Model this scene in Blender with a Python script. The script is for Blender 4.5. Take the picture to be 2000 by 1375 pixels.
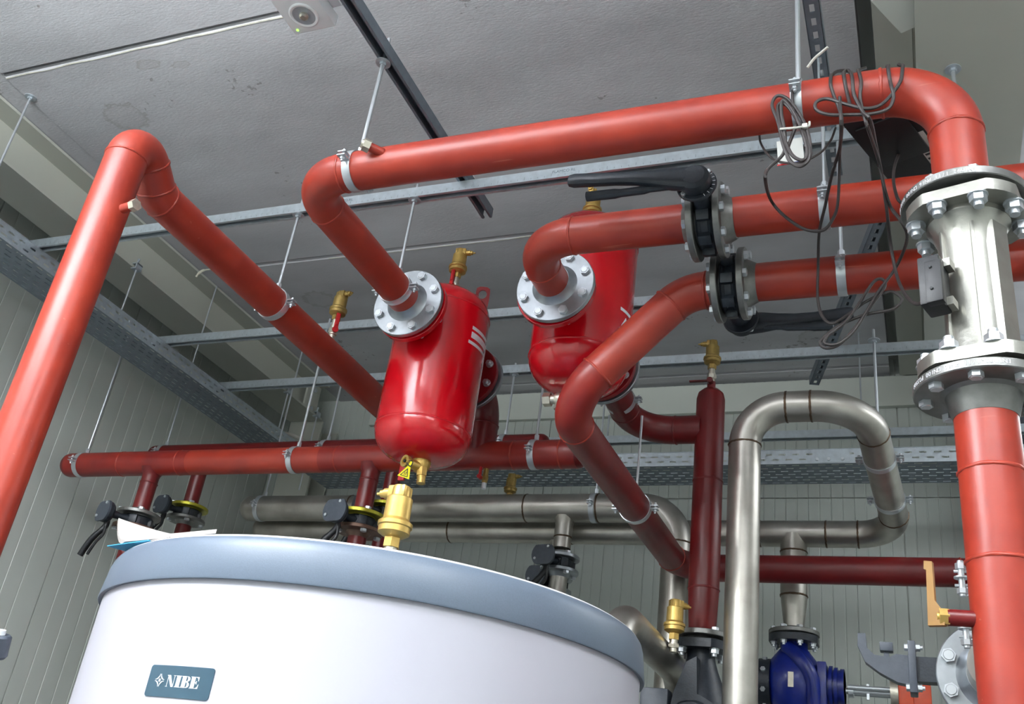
import bpy, bmesh, math, random
from mathutils import Vector, Matrix
random.seed(7)
V = Vector
SC = bpy.context.scene
COL = SC.collection
for o in list(bpy.data.objects): bpy.data.objects.remove(o)

# ------------------------------------------------------------------ camera
CAMP = V((0, 0, 1.55)); FPX = 1915.66
PITCH, ROLL, YAW = 0.47716, 0.143675, -0.431456
_f = V((math.sin(YAW)*math.cos(PITCH), math.cos(YAW)*math.cos(PITCH), math.sin(PITCH)))
_r0 = V((math.cos(YAW), -math.sin(YAW), 0)); _u0 = _r0.cross(_f)
_r = math.cos(ROLL)*_r0 + math.sin(ROLL)*_u0
_u = -math.sin(ROLL)*_r0 + math.cos(ROLL)*_u0
cam = bpy.data.cameras.new('camera'); co = bpy.data.objects.new('camera', cam); COL.objects.link(co)
cam.sensor_fit = 'HORIZONTAL'; cam.sensor_width = 36; cam.lens = FPX/2000*36; cam.clip_start = .02
co.matrix_world = Matrix(((_r.x, _u.x, -_f.x, CAMP.x), (_r.y, _u.y, -_f.y, CAMP.y), (_r.z, _u.z, -_f.z, CAMP.z), (0, 0, 0, 1)))
SC.camera = co
def at(px, py, **kw):
    """point of the room seen at a photo pixel, on the plane X=, Y= or Z="""
    d = _r*((px-1000)/FPX) - _u*((py-687.5)/FPX) + _f
    (a, v), = kw.items(); i = 'XYZ'.index(a)
    return CAMP + d*((v-CAMP[i])/d[i])

# ------------------------------------------------------------------ world, lamps, exposure
w = bpy.data.worlds.new('world'); SC.world = w; w.use_nodes = True
w.node_tree.nodes['Background'].inputs[0].default_value = (.75, .85, 1, 1)
w.node_tree.nodes['Background'].inputs[1].default_value = .2
def area(name, loc, size, power, rot=(0, 0, 0), col=(.93, .97, 1)):
    l = bpy.data.lights.new(name, 'AREA'); l.shape = 'RECTANGLE'; l.size, l.size_y = size; l.energy = power; l.color = col
    o = bpy.data.objects.new(name, l); COL.objects.link(o); o.location = loc; o.rotation_euler = rot; return o
def lamp_with_fill(x, y, z, size, down, up):
    """pair of lights near the ceiling, one shining downwards and one upwards"""
    area('batten_or_fill_lamp', (x, y, z), size, down); area('ceiling_fill_uplight', (x, y, z+.04), size, up, (math.pi, 0, 0))  # the upward light is an added fill that brightens the ceiling
lamp_with_fill(-2.05, -.05, 3.62, (1.5, .14), 118, 330)
lamp_with_fill(.75, -.05, 3.62, (1.5, .14), 48, 200)
lamp_with_fill(-.6, -1.7, 3.62, (1.5, .14), 14, 120)  # unseen lamp behind the camera, kept mostly for its added uplight
lamp_with_fill(-3.05, -1.1, 3.62, (.14, 1.4), 26, 30)  # unseen lamp added to brighten the left wall and left riser
lamp_with_fill(1.45, 3.9, 3.62, (.14, 1.5), 30, 25)
SC.view_settings.view_transform = 'Standard'; SC.view_settings.look = 'None'
SC.view_settings.gamma = 1; SC.view_settings.use_curve_mapping = False
SC.view_settings.exposure = 0.0

# ------------------------------------------------------------------ materials
def s2l(c): return tuple(((x/255)/12.92 if x/255 <= .04045 else ((x/255+.055)/1.055)**2.4) for x in c)
MAT = {}
def mat(name, col, rough=.5, metal=0., ns=30., na=.12, bump=0., bs=None, coat=0., spec=.5, rv=.1, col2=None, stretch=None, detail=6):
    m = bpy.data.materials.new(name); m.use_nodes = True; nt = m.node_tree; b = nt.nodes['Principled BSDF']
    c = s2l(col)
    b.inputs['Roughness'].default_value = rough; b.inputs['Metallic'].default_value = metal
    b.inputs['Specular IOR Level'].default_value = spec
    if coat: b.inputs['Coat Weight'].default_value = coat; b.inputs['Coat Roughness'].default_value = .12
    tc = nt.nodes.new('ShaderNodeTexCoord'); mp = nt.nodes.new('ShaderNodeMapping')
    nt.links.new(tc.outputs['Object'], mp.inputs[0])
    if stretch: mp.inputs['Scale'].default_value = stretch
    n = nt.nodes.new('ShaderNodeTexNoise'); n.inputs['Scale'].default_value = ns; n.inputs['Detail'].default_value = detail
    nt.links.new(mp.outputs[0], n.inputs['Vector'])
    rp = nt.nodes.new('ShaderNodeValToRGB'); rp.color_ramp.elements[0].position = .3; rp.color_ramp.elements[1].position = .7
    ca = tuple(x*(1-na) for x in c) if col2 is None else s2l(col2); cb = tuple(min(1, x*(1+na)) for x in c)
    rp.color_ramp.elements[0].color = (*ca, 1); rp.color_ramp.elements[1].color = (*cb, 1)
    nt.links.new(n.outputs['Fac'], rp.inputs[0]); nt.links.new(rp.outputs[0], b.inputs['Base Color'])
    if rv and rough > .29:
        mr = nt.nodes.new('ShaderNodeMapRange'); mr.inputs['To Min'].default_value = max(.29, rough-rv); mr.inputs['To Max'].default_value = min(1, rough+rv)
        nt.links.new(n.outputs['Fac'], mr.inputs['Value']); nt.links.new(mr.outputs[0], b.inputs['Roughness'])
    if bump:
        n2 = nt.nodes.new('ShaderNodeTexNoise'); n2.inputs['Scale'].default_value = bs or ns*4; n2.inputs['Detail'].default_value = 4
        nt.links.new(mp.outputs[0], n2.inputs['Vector'])
        bp = nt.nodes.new('ShaderNodeBump'); bp.inputs['Strength'].default_value = bump; bp.inputs['Distance'].default_value = .004
        nt.links.new(n2.outputs['Fac'], bp.inputs['Height']); nt.links.new(bp.outputs[0], b.inputs['Normal'])
    MAT[name] = m; return m
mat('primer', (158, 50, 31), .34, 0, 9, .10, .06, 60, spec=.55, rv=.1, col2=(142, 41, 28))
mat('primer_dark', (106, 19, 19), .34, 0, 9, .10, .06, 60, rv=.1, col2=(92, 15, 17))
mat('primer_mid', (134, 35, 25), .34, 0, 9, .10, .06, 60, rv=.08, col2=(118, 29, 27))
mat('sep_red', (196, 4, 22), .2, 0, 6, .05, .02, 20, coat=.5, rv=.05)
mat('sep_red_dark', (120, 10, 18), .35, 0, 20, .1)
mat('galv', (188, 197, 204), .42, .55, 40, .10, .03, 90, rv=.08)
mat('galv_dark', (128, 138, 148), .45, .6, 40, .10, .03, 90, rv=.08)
mat('zinc', (206, 211, 216), .34, .7, 12, .05, rv=.04)
mat('flange_zinc', (164, 169, 174), .34, .85, 25, .14, .05, 120, rv=.12)
mat('flange_steel', (128, 128, 126), .42, .8, 30, .2, .1, 120, rv=.12)
mat('flange_rust', (118, 96, 84), .5, .6, 18, .2, .1, 90, rv=.12, col2=(80, 52, 40))
mat('stainless', (184, 181, 174), .33, .88, 7, .14, .04, 200, rv=.1, col2=(158, 153, 145))
mat('cast_stainless', (156, 155, 148), .4, .85, 16, .15, .12, 120, rv=.12)
mat('weld_tint', (96, 78, 62), .45, .8, 60, .25, .3, 200)
mat('brass', (206, 172, 98), .36, .7, 60, .1, .05, 200, rv=.1)
mat('brass_old', (170, 144, 84), .42, .7, 60, .15, .05, 200)
mat('nickel', (206, 200, 186), .3, .85, 80, .1, rv=.1)
mat('ochre', (140, 100, 42), .5, 0, 30, .08)
mat('yellow_zinc', (176, 170, 60), .35, .8, 30, .2, rv=.1)
mat('cast_black', (36, 42, 50), .42, 0, 60, .2, .15, 150, spec=.45)
mat('plastic_black', (20, 22, 26), .45, 0, 60, .15, .05, 300)
mat('cast_grey', (66, 72, 82), .45, 0, 60, .15, .1, 150)
mat('cable', (52, 46, 46), .5, 0, 60, .1)
mat('cable_white', (200, 198, 190), .5, 0, 60, .05)
mat('paper_white', (176, 170, 166), .7, 0, 30, .03)
mat('paper_blue', (60, 150, 190), .6, 0, 30, .05)
mat('label_white', (214, 214, 210), .6, 0, 30, .03)
mat('print_dark', (40, 42, 46), .6, 0, 30, .05)
mat('print_white', (226, 226, 232), .5, 0, 30, .03)
mat('tank_white', (186, 185, 196), .34, 0, 4, .015, .01, 4, rv=.04)
mat('tank_lid', (97, 109, 125), .42, 0, 300, .05, .04, 400, rv=.05)
mat('plate_teal', (46, 74, 90), .4, 0, 60, .06)
mat('panel', (208, 212, 206), .42, 0, 3, .03, .01, 8, rv=.05)
mat('panel_back', (190, 196, 190), .42, 0, 3, .03, .01, 8, rv=.05)
mat('flashing', (206, 210, 202), .4, 0, 3, .03)
mat('beam_paint', (186, 188, 178), .48, 0, 3, .04, .02, 30)
mat('light_white', (238, 240, 242), .4, 0, 20, .02)
mat('blue_paint', (8, 30, 120), .3, 0, 30, .1, .12, 60, coat=.2)
mat('orange_paint', (206, 68, 20), .4, 0, 30, .08)
mat('red_plastic', (176, 20, 26), .35, 0, 30, .08)
mat('tag_yellow', (226, 214, 30), .5, 0, 30, .03)
mat('foam', (206, 204, 186), .8, 0, 60, .1)
mat('joint_grout', (176, 174, 162), .8, 0, 40, .2)
mat('floor_paint', (84, 88, 90), .5, 0, 5, .1, .03, 50)
def concrete():
    m = mat('concrete', (194, 194, 198), .82, 0, 1.6, .16, .25, 70, rv=.05, stretch=(.8, 2.2, 1), detail=8)
    nt = m.node_tree; b = nt.nodes['Principled BSDF']
    tc = nt.nodes.new('ShaderNodeTexCoord')
    # pits: sparse dark holes
    vo = nt.nodes.new('ShaderNodeTexNoise'); vo.inputs['Scale'].default_value = 34; vo.inputs['Detail'].default_value = 3; nt.links.new(tc.outputs['Object'], vo.inputs['Vector'])
    big = nt.nodes.new('ShaderNodeTexNoise'); big.inputs['Scale'].default_value = 2.3; big.inputs['Detail'].default_value = 2; nt.links.new(tc.outputs['Object'], big.inputs['Vector'])
    mu = nt.nodes.new('ShaderNodeMath'); mu.operation = 'MULTIPLY'; nt.links.new(vo.outputs['Fac'], mu.inputs[0]); nt.links.new(big.outputs['Fac'], mu.inputs[1])
    rp = nt.nodes.new('ShaderNodeValToRGB'); rp.color_ramp.elements[0].position = .42; rp.color_ramp.elements[1].position = .45
    rp.color_ramp.elements[0].color = (1, 1, 1, 1); rp.color_ramp.elements[1].color = (.62, .6, .58, 1)
    nt.links.new(mu.outputs[0], rp.inputs[0])
    # broad stains
    st = nt.nodes.new('ShaderNodeTexNoise'); st.inputs['Scale'].default_value = .9; st.inputs['Detail'].default_value = 5; nt.links.new(tc.outputs['Object'], st.inputs['Vector'])
    rs = nt.nodes.new('ShaderNodeValToRGB'); rs.color_ramp.elements[0].position = .3; rs.color_ramp.elements[1].position = .75
    rs.color_ramp.elements[0].color = (.86, .86, .85, 1); rs.color_ramp.elements[1].color = (1, 1, 1.0, 1); nt.links.new(st.outputs['Fac'], rs.inputs[0])
    rings = None
    for px, py, rad, sy in ((245, 228, .105, 1.2), (1600, 662, .11, 1.0), (625, 585, .10, 1.2), (288, 126, .06, 2.2), (352, 126, .045, 2.5)):
        c0 = at(px, py, Z=4.15)
        vs = nt.nodes.new('ShaderNodeVectorMath'); vs.operation = 'SUBTRACT'; vs.inputs[1].default_value = c0; nt.links.new(tc.outputs['Object'], vs.inputs[0])
        sc = nt.nodes.new('ShaderNodeVectorMath'); sc.operation = 'MULTIPLY'; sc.inputs[1].default_value = (1, sy, 0); nt.links.new(vs.outputs[0], sc.inputs[0])
        ln = nt.nodes.new('ShaderNodeVectorMath'); ln.operation = 'LENGTH'; nt.links.new(sc.outputs[0], ln.inputs[0])
        wob = nt.nodes.new('ShaderNodeMath'); wob.operation = 'MULTIPLY_ADD'; wob.inputs[1].default_value = rad*.9; wob.inputs[2].default_value = -rad*.45; nt.links.new(vo.outputs['Fac'], wob.inputs[0])
        ad = nt.nodes.new('ShaderNodeMath'); ad.operation = 'ADD'; nt.links.new(ln.outputs['Value'], ad.inputs[0]); nt.links.new(wob.outputs[0], ad.inputs[1])
        rg = nt.nodes.new('ShaderNodeValToRGB'); e = rg.color_ramp.elements; e[0].position = 0; e[0].color = (.93, .92, .91, 1); e[1].position = rad*.72; e[1].color = (.95, .94, .93, 1)
        x = e.new(rad*.92); x.color = (.78, .76, .73, 1); x = e.new(rad*1.02); x.color = (1, 1, 1, 1)
        nt.links.new(ad.outputs[0], rg.inputs[0])
        if rings is None: rings = rg.outputs[0]
        else:
            mm = nt.nodes.new('ShaderNodeMixRGB'); mm.blend_type = 'MULTIPLY'; mm.inputs[0].default_value = 1; nt.links.new(rings, mm.inputs[1]); nt.links.new(rg.outputs[0], mm.inputs[2]); rings = mm.outputs[0]
    src = b.inputs['Base Color'].links[0].from_socket
    m0 = nt.nodes.new('ShaderNodeMixRGB'); m0.blend_type = 'MULTIPLY'; m0.inputs[0].default_value = 1; nt.links.new(src, m0.inputs[1]); nt.links.new(rings, m0.inputs[2]); src = m0.outputs[0]
    m1 = nt.nodes.new('ShaderNodeMixRGB'); m1.blend_type = 'MULTIPLY'; m1.inputs[0].default_value = 1; nt.links.new(src, m1.inputs[1]); nt.links.new(rp.outputs[0], m1.inputs[2])
    m2 = nt.nodes.new('ShaderNodeMixRGB'); m2.blend_type = 'MULTIPLY'; m2.inputs[0].default_value = 1; nt.links.new(m1.outputs[0], m2.inputs[1]); nt.links.new(rs.outputs[0], m2.inputs[2])
    nt.links.new(m2.outputs[0], b.inputs['Base Color'])
concrete()
def add_scratches(name):
    m = MAT[name]; nt = m.node_tree; b = nt.nodes['Principled BSDF']; src = b.inputs['Base Color'].links[0].from_socket
    tc = nt.nodes.new('ShaderNodeTexCoord'); n = nt.nodes.new('ShaderNodeTexNoise'); mp = nt.nodes.new('ShaderNodeMapping')
    mp.inputs['Scale'].default_value = (3, 40, 60); mp.inputs['Rotation'].default_value = (.4, .5, .2)
    nt.links.new(tc.outputs['Object'], mp.inputs[0]); nt.links.new(mp.outputs[0], n.inputs['Vector']); n.inputs['Scale'].default_value = 1.6; n.inputs['Detail'].default_value = 5
    rp = nt.nodes.new('ShaderNodeValToRGB'); rp.color_ramp.elements[0].position = .70; rp.color_ramp.elements[1].position = .76
    rp.color_ramp.elements[0].color = (0, 0, 0, 1); rp.color_ramp.elements[1].color = (.35, .35, .35, 1); nt.links.new(n.outputs['Fac'], rp.inputs[0])
    mx = nt.nodes.new('ShaderNodeMixRGB'); nt.links.new(rp.outputs[0], mx.inputs[0]); nt.links.new(src, mx.inputs[1]); mx.inputs[2].default_value = (.62, .25, .16, 1)
    nt.links.new(mx.outputs[0], b.inputs['Base Color'])
add_scratches('primer')

# ------------------------------------------------------------------ mesh tools
I4 = Matrix.Identity(4)
def T(*p): return Matrix.Translation(V(p) if len(p) == 3 else V(p[0]))
def frame(o, z, x=None):
    """matrix with local Z along z and local X close to x"""
    z = V(z).normalized(); x = V(x) if x is not None else (V((1, 0, 0)) if abs(z.x) < .9 else V((0, 1, 0)))
    x = (x - z*x.dot(z)).normalized(); y = z.cross(x); o = V(o)
    return Matrix(((x.x, y.x, z.x, o.x), (x.y, y.y, z.y, o.y), (x.z, y.z, z.z, o.z), (0, 0, 0, 1)))
class MB:
    def __init__(s): s.v = []; s.f = []
    def add(s, vs, fs, M=I4):
        n = len(s.v); s.v += [tuple(M @ V(p)) for p in vs]; s.f += [tuple(i+n for i in f) for f in fs]; return s
    def lathe(s, prof, M=I4, seg=28, a0=0, a1=None):
        full = a1 is None; N = seg if full else seg+1; vs = []; fs = []
        rings = []
        for r, z in prof:
            if r < 1e-6: rings.append([len(vs)]); vs.append((0, 0, z))
            else:
                ring = []
                for i in range(N):
                    a = (2*math.pi*i/seg) if full else a0+(a1-a0)*i/seg
                    ring.append(len(vs)); vs.append((r*math.cos(a), r*math.sin(a), z))
                rings.append(ring)
        for A, B in zip(rings, rings[1:]):
            K = seg
            for i in range(K):
                j = (i+1) % N if full else i+1
                if len(A) == 1 and len(B) == 1: continue
                if len(A) == 1: fs.append((A[0], B[j], B[i]))
                elif len(B) == 1: fs.append((A[i], A[j], B[0]))
                else: fs.append((A[i], A[j], B[j], B[i]))
        return s.add(vs, fs, M)
    def cyl(s, r, z0, z1, M=I4, seg=20): return s.lathe([(0, z0), (r, z0), (r, z1), (0, z1)], M, seg)
    def box(s, a, b, M=I4, bev=0):
        a = V(a); b = V(b)
        bm = bmesh.new(); bmesh.ops.create_cube(bm, size=1)
        for v in bm.verts: v.co = V(((a.x+b.x)/2+v.co.x*(b.x-a.x), (a.y+b.y)/2+v.co.y*(b.y-a.y), (a.z+b.z)/2+v.co.z*(b.z-a.z)))
        if bev: bmesh.ops.bevel(bm, geom=bm.edges[:], offset=bev, segments=2, affect='EDGES', profile=.6)
        bm.verts.index_update()
        s.add([v.co.copy() for v in bm.verts], [[v.index for v in f.verts] for f in bm.faces], M); bm.free(); return s
    def prism(s, pts, h0, h1, M=I4):
        n = len(pts); vs = [(x, y, h0) for x, y in pts]+[(x, y, h1) for x, y in pts]
        fs = [tuple(reversed(range(n))), tuple(range(n, 2*n))]+[(i, (i+1) % n, n+(i+1) % n, n+i) for i in range(n)]
        return s.add(vs, fs, M)
    def hexa(s, af, z0, z1, M=I4):
        R = af/math.sqrt(3)
        return s.prism([(R*math.cos(math.pi/3*i), R*math.sin(math.pi/3*i)) for i in range(6)], z0, z1, M)
    def tube(s, pts, r, seg=20, caps=True, M=I4, closed=False):
        pts = [V(p) for p in pts]; n = len(pts); rr = r if isinstance(r, (list, tuple)) else [r]*n
        tg = []
        for i in range(n):
            a = pts[(i-1) % n] if closed or i else pts[0]; b = pts[(i+1) % n] if closed or i < n-1 else pts[-1]
            tg.append((b-a).normalized())
        x = V((0, 0, 1)) if abs(tg[0].z) < .9 else V((1, 0, 0)); x = (x-tg[0]*x.dot(tg[0])).normalized()
        vs = []; fs = []
        for i in range(n):
            if i: x = (x-tg[i]*x.dot(tg[i])).normalized()
            y = tg[i].cross(x)
            for k in range(seg):
                a = 2*math.pi*k/seg; vs.append(pts[i]+(x*math.cos(a)+y*math.sin(a))*rr[i])
        for i in range(n if closed else n-1):
            j = (i+1) % n
            for k in range(seg):
                q = (k+1) % seg; fs.append((i*seg+k, i*seg+q, j*seg+q, j*seg+k))
        if caps and not closed:
            fs.append(tuple(reversed(range(seg)))); fs.append(tuple(range((n-1)*seg, n*seg)))
        return s.add(vs, fs, M)
    def mesh(s, name, m, sharp=32):
        me = bpy.data.meshes.new(name); me.from_pydata(s.v, [], s.f); me.validate()
        bm = bmesh.new(); bm.from_mesh(me); bmesh.ops.recalc_face_normals(bm, faces=bm.faces); bm.to_mesh(me); bm.free()
        for p in me.polygons: p.use_smooth = True
        me.set_sharp_from_angle(angle=math.radians(sharp))
        me.materials.append(MAT[m]); return me
CACHE = {}
def cached(key, m, fn, name='mesh', sharp=32):
    k = (key, m)
    if k not in CACHE: CACHE[k] = fn().mesh(name, m, sharp)
    return CACHE[k]
WM = {}
def link(name, data, parent=None, M=I4):
    o = bpy.data.objects.new(name, data); COL.objects.link(o); WM[o] = M.copy()
    if parent is not None: o.parent = parent; o.matrix_basis = WM[parent].inverted() @ M
    else: o.matrix_basis = M
    return o
def tag(o, label=None, cat=None, group=None, kind=None):
    for k, v in (('label', label), ('category', cat), ('group', group), ('kind', kind)):
        if v: o[k] = v
    return o
def thing(name, label, cat, loc=(0, 0, 0), group=None): return tag(link(name, None, None, T(*loc)), label, cat, group)
def rel(mb, loc):
    loc = V(loc); mb.v = [tuple(V(p)-loc) for p in mb.v]; return mb
def thing_mesh(name, mb, m, label, cat, loc, group=None, sharp=32):
    return tag(link(name, rel(mb, loc).mesh(name, m, sharp), None, T(*loc)), label, cat, group)
def part(parent, name, mb, m, label=None, sharp=32, world=True):
    """mb in world coordinates, origin at the parent's origin"""
    loc = WM[parent].to_translation()
    o = link(name, rel(mb, loc).mesh(name, m, sharp), parent, T(loc)); return tag(o, label)
def inst(parent, name, me, M, label=None): return tag(link(name, me, parent, M), label)
def struct(name, mb, m, parent=None, sharp=32):
    o = link(name, mb.mesh(name, m, sharp), parent)
    if parent is None: o['kind'] = 'structure'
    return o
def empty_struct(name):
    o = link(name, None); o['kind'] = 'structure'; return o

# ------------------------------------------------------------------ paths
def fillet(pts, RR, n=10):
    pts = [V(p) for p in pts]; out = [pts[0]]; welds = []
    for i in range(1, len(pts)-1):
        a, b, c = pts[i-1], pts[i], pts[i+1]; d1 = (b-a).normalized(); d2 = (c-b).normalized()
        th = d1.angle(d2); R = RR[i-1] if isinstance(RR, (list, tuple)) else RR
        if th < 1e-3: out.append(b); continue
        t = R*math.tan(th/2); p1 = b-d1*t; p2 = b+d2*t
        nrm = (d2-d1*d2.dot(d1)).normalized(); cen = p1+nrm*R
        m = max(3, int(n*th/1.57)+2)
        for k in range(m+1):
            ang = th*k/m; out.append(cen - nrm*R*math.cos(ang) + d1*R*math.sin(ang))
        welds += [(p1, d1), (p2, d2)]
    out.append(pts[-1]); return out, welds
def crom(pts, n=8):
    pts = [V(p) for p in pts]; out = []
    P = [pts[0]*2-pts[1]]+pts+[pts[-1]*2-pts[-2]]
    for i in range(1, len(P)-2):
        a, b, c, d = P[i-1:i+3]
        for k in range(n):
            t = k/n; out.append(.5*((2*b)+(c-a)*t+(2*a-5*b+4*c-d)*t*t+(-a+3*b-3*c+d)*t**3))
    out.append(pts[-1]); return out

# ------------------------------------------------------------------ small hardware
RP = .0572
def bolt_me(m='zinc', s=1.0):
    def fn():
        b = MB(); b.hexa(.024*s, 0, .011*s); b.lathe([(.0105*s, .011*s), (.009*s, .0125*s), (0, .0125*s)], seg=12); return b
    return cached(('bolt', s), m, fn, 'bolt')
def nut_me(m='zinc', s=1.0):
    def fn():
        b = MB(); b.lathe([(0, 0), (.016*s, 0), (.016*s, .0025*s), (0, .0025*s)], seg=16); b.hexa(.024*s, .0025*s, .015*s); b.cyl(.008*s, .015*s, .024*s, seg=12); return b
    return cached(('nut', s), m, fn, 'nut')
def weld_me(r, m):
    def fn():
        b = MB(); prof = [(r-.002, -.005), (r+.0018, -.003), (r+.0026, 0), (r+.0018, .003), (r-.002, .005)]
        b.lathe(prof, seg=40)
        for i, (x, y, z) in enumerate(b.v):
            k = 1+.0012/r*random.uniform(-1, 1); b.v[i] = (x*k, y*k, z+random.uniform(-.0008, .0008))
        return b
    return cached(('weld', round(r, 4)), m, fn, 'weld_seam', 80)
def add_weld(parent, p, d, r, m): return inst(parent, 'weld_seam', weld_me(r, m), frame(p, d))
def flange_me(r, R, t, neck, m):
    def fn():
        b = MB(); b.lathe([(0, 0), (R*.62, 0), (R*.62, .002), (R-.002, .002), (R, .004), (R, t-.002), (R-.002, t), (r*1.36, t), (r*1.22, t+.006), (r*1.05, t+neck*.85), (r*1.012, t+neck), (0, t+neck)], seg=44); return b
    return cached(('fl', r, R, t, neck), m, fn, 'flange')
def flange(parent, p, d, r=RP, R=.109, t=.021, neck=.03, m='flange_zinc', n=8, bm='zinc', off=None, bolts=True, bs=1., nuts=False, label=None):
    """weld-neck flange: sealing face at p, neck growing along d"""
    M = frame(p, d); o = inst(parent, 'flange', flange_me(r, R, t, neck, m), M, label)
    if bolts:
        me = nut_me(bm, bs) if nuts else bolt_me(bm, bs)
        for i in range(n):
            a = 2*math.pi*(i+(.5 if off is None else off))/n; rb = R*.82
            inst(o, 'nut' if nuts else 'bolt', me, M @ T(rb*math.cos(a), rb*math.sin(a), t) @ Matrix.Rotation(random.uniform(0, 1), 4, 'Z'))
    return o
def pipe(name, pts, r, label, m='primer', R=None, cat='pipe', group=None, welds=True, wm=None, seg=36, extra=(), split=None):
    path, ws = fillet(pts, R or r*2.67, 12); cuts = []
    for k, (nm, mm) in sorted((split or {}).items()):     # from the start of bend 2 / from its end on: paint of another tone
        w = ws[2][0] if k == 1 else ws[3][0]; i = min(range(len(path)), key=lambda j: (path[j]-w).length); cuts.append((i, nm, mm))
    end = cuts[0][0] if cuts else len(path)-1
    o = thing_mesh(name, MB().tube(path[:end+1], r, seg), m, label, cat, pts[0], group)
    for j, (i, nm, mm) in enumerate(cuts):
        e = cuts[j+1][0] if j+1 < len(cuts) else len(path)-1
        part(o, nm, MB().tube(path[i:e+1], r, seg), mm)
    if welds:
        for p, d in ws: add_weld(o, p, d, r, wm or m)
    for p, d in extra: add_weld(o, p, d, r, wm or m)
    return o
def clamp_parts(root, p, axis, up, r, wdt=.026, m='zinc', ear=True, turn=None):
    """split pipe clamp: band, two ears with screws"""
    M = frame(p, axis, up)  # local X = towards the rod, local Y = ears
    def fn():
        b = MB(); o = r+.0032; i = r+.0004; h = wdt/2
        b.lathe([(i, -h), (o, -h), (o+.0006, -h+.003), (o+.0006, h-.003), (o, h), (i, h), (i, -h)], seg=40)
        if ear:
            for s in (-1, 1):
                for g in (-.006, .006):
                    b.box((g-.0015, s*(r-.001), -h), (g+.0015, s*(r+.03), h))
        return b
    band = inst(root, 'clamp_band', cached(('clamp', round(r, 4), wdt, ear), m, fn, 'clamp_band'), M)
    if ear:
        def fs():
            b = MB(); b.cyl(.0038, -.022, .02, seg=10); b.hexa(.012, -.0155, -.0078); b.hexa(.012, .0078, .0145); b.lathe([(0, .007), (.009, .007), (.009, .0085), (0, .0085)], seg=12); return b
        for s in (-1, 1):
            inst(band, 'screw', cached('clampscrew', 'zinc', fs, 'screw'), M @ T(0, s*(r+.018), 0) @ Matrix.Rotation(math.pi/2, 4, 'Y'))
    return band
def rod_part(root, p0, p1, rr=.005, m='zinc'):
    p0 = V(p0); p1 = V(p1); return inst(root, 'rod', MB().cyl(rr, 0, (p1-p0).length, seg=10).mesh('rod', m), frame(p0, p1-p0))
def washer(root, p, s=1., m='galv'):
    def fn():
        b = MB(); b.lathe([(0, 0), (.024*s, 0), (.024*s, -.003), (0, -.003)], seg=20); b.hexa(.02*s, -.012, -.003); return b
    return inst(root, 'washer', cached(('washer', s), m, fn, 'washer'), T(p))
def hanger(p, axis, r, ztop, label, rr=.005, free=.0, wash=True, group='pipe hangers', up=(0, 0, 1), wz=None, wdt=.026, m='zinc'):
    t = thing('pipe_hanger', label, 'pipe hanger', p, group)
    clamp_parts(t, p, axis, up, r, wdt)
    p = V(p); top = V((p.x, p.y, ztop+free))
    inst(t, 'socket_nut', cached('socket', m, lambda: MB().hexa(.017, 0, .024), 'socket_nut'), T(p.x, p.y, p.z+r+.003))
    rod_part(t, (p.x, p.y, p.z+r+.012), top, rr)
    if wash: washer(t, V((p.x, p.y, (wz if wz else ztop))))
    return t

# ------------------------------------------------------------------ room shell
X0, X1, Y0, Y1, ZC = -4.0, 2.6, -2.6, 5.1, 4.15
struct('floor', MB().box((X0-.1, Y0-.1, -.1), (X1+.1, Y1+.1, 0)), 'floor_paint')
ceil = empty_struct('ceiling')
ys = [Y0, -.96+.0, .49, 1.99, 3.47, 4.97, Y1+.1]
for a, b in zip(ys, ys[1:]):
    for xa, xb in ((-3.39, -.085), (.42, X1)):
        mb = MB(); c = .012
        # slab with chamfered lower edges
        pr = [(a+.004, ZC+.2), (a+.004, ZC+c), (a+.004+c, ZC), (b-.004-c, ZC), (b-.004, ZC+c), (b-.004, ZC+.2)]
        vs = [(xa, y, z) for y, z in pr]+[(xb, y, z) for y, z in pr]; n = len(pr)
        mb.add(vs, [tuple(range(n)), tuple(range(n, 2*n))]+[(i, (i+1) % n, n+(i+1) % n, n+i) for i in range(n)])
        struct('slab', mb, 'concrete', ceil, 10)
struct('levelling_strip', MB().box((-3.56, Y0, ZC+.004), (-3.39, Y1, ZC+.2)), 'concrete', ceil)
struct('roof_deck', MB().box((X0-.1, Y0-.1, ZC+.2), (X1+.1, Y1+.1, ZC+.26)), 'panel', ceil)
struct('edge_strip', MB().box((X0, Y0, ZC+.01), (-3.56, Y1, ZC+.2)), 'panel', ceil)
# pale grout beads along two of the slab joints
for yj, xa, xb in ((2.008, -3.39, -1.75), (3.488, -2.7, -.1)):
    struct('joint_bead', MB().tube(crom([(xa+(xb-xa)*i/14, yj+random.uniform(-.004, .004), ZC+.002) for i in range(15)], 3), .0032, 6), 'joint_grout', ceil)

def ribbed(L, pitch=.1, deep=.004):
    """profile of one sheet: (along, depth) with narrow grooves, alternately deep and shallow"""
    pts = [(.004, -.012), (.004, 0)]; n = max(1, round(L/pitch)); k = 0
    for i in range(1, n):
        x = i*pitch; d = deep if i % 2 else deep*.6
        pts += [(x-.004, 0), (x-.002, -d), (x+.002, -d), (x+.004, 0)]
    pts += [(L-.004, 0), (L-.004, -.012)]
    return pts
def panel(parent, org, along, nrm, L, z0, z1, m, pitch=.1):
    pr = ribbed(L, pitch); vs = []; A = V(along); N = V(nrm); O = V(org)
    for z in (z0, z1):
        for a, d in pr: p = O+A*a+N*d; vs.append((p.x, p.y, z))
    n = len(pr); fs = [(i, i+1, n+i+1, n+i) for i in range(n-1)]
    return struct('wall_panel', MB().add(vs, fs), m, parent, 15)
def backing(name, a, b): return struct(name, MB().box(a, b), 'panel')
wl = backing('wall_left', (X0-.12, Y0-.1, 0), (X0-.012, Y1+.1, ZC+.2))
yy = 3.62-6*1.0
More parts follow.
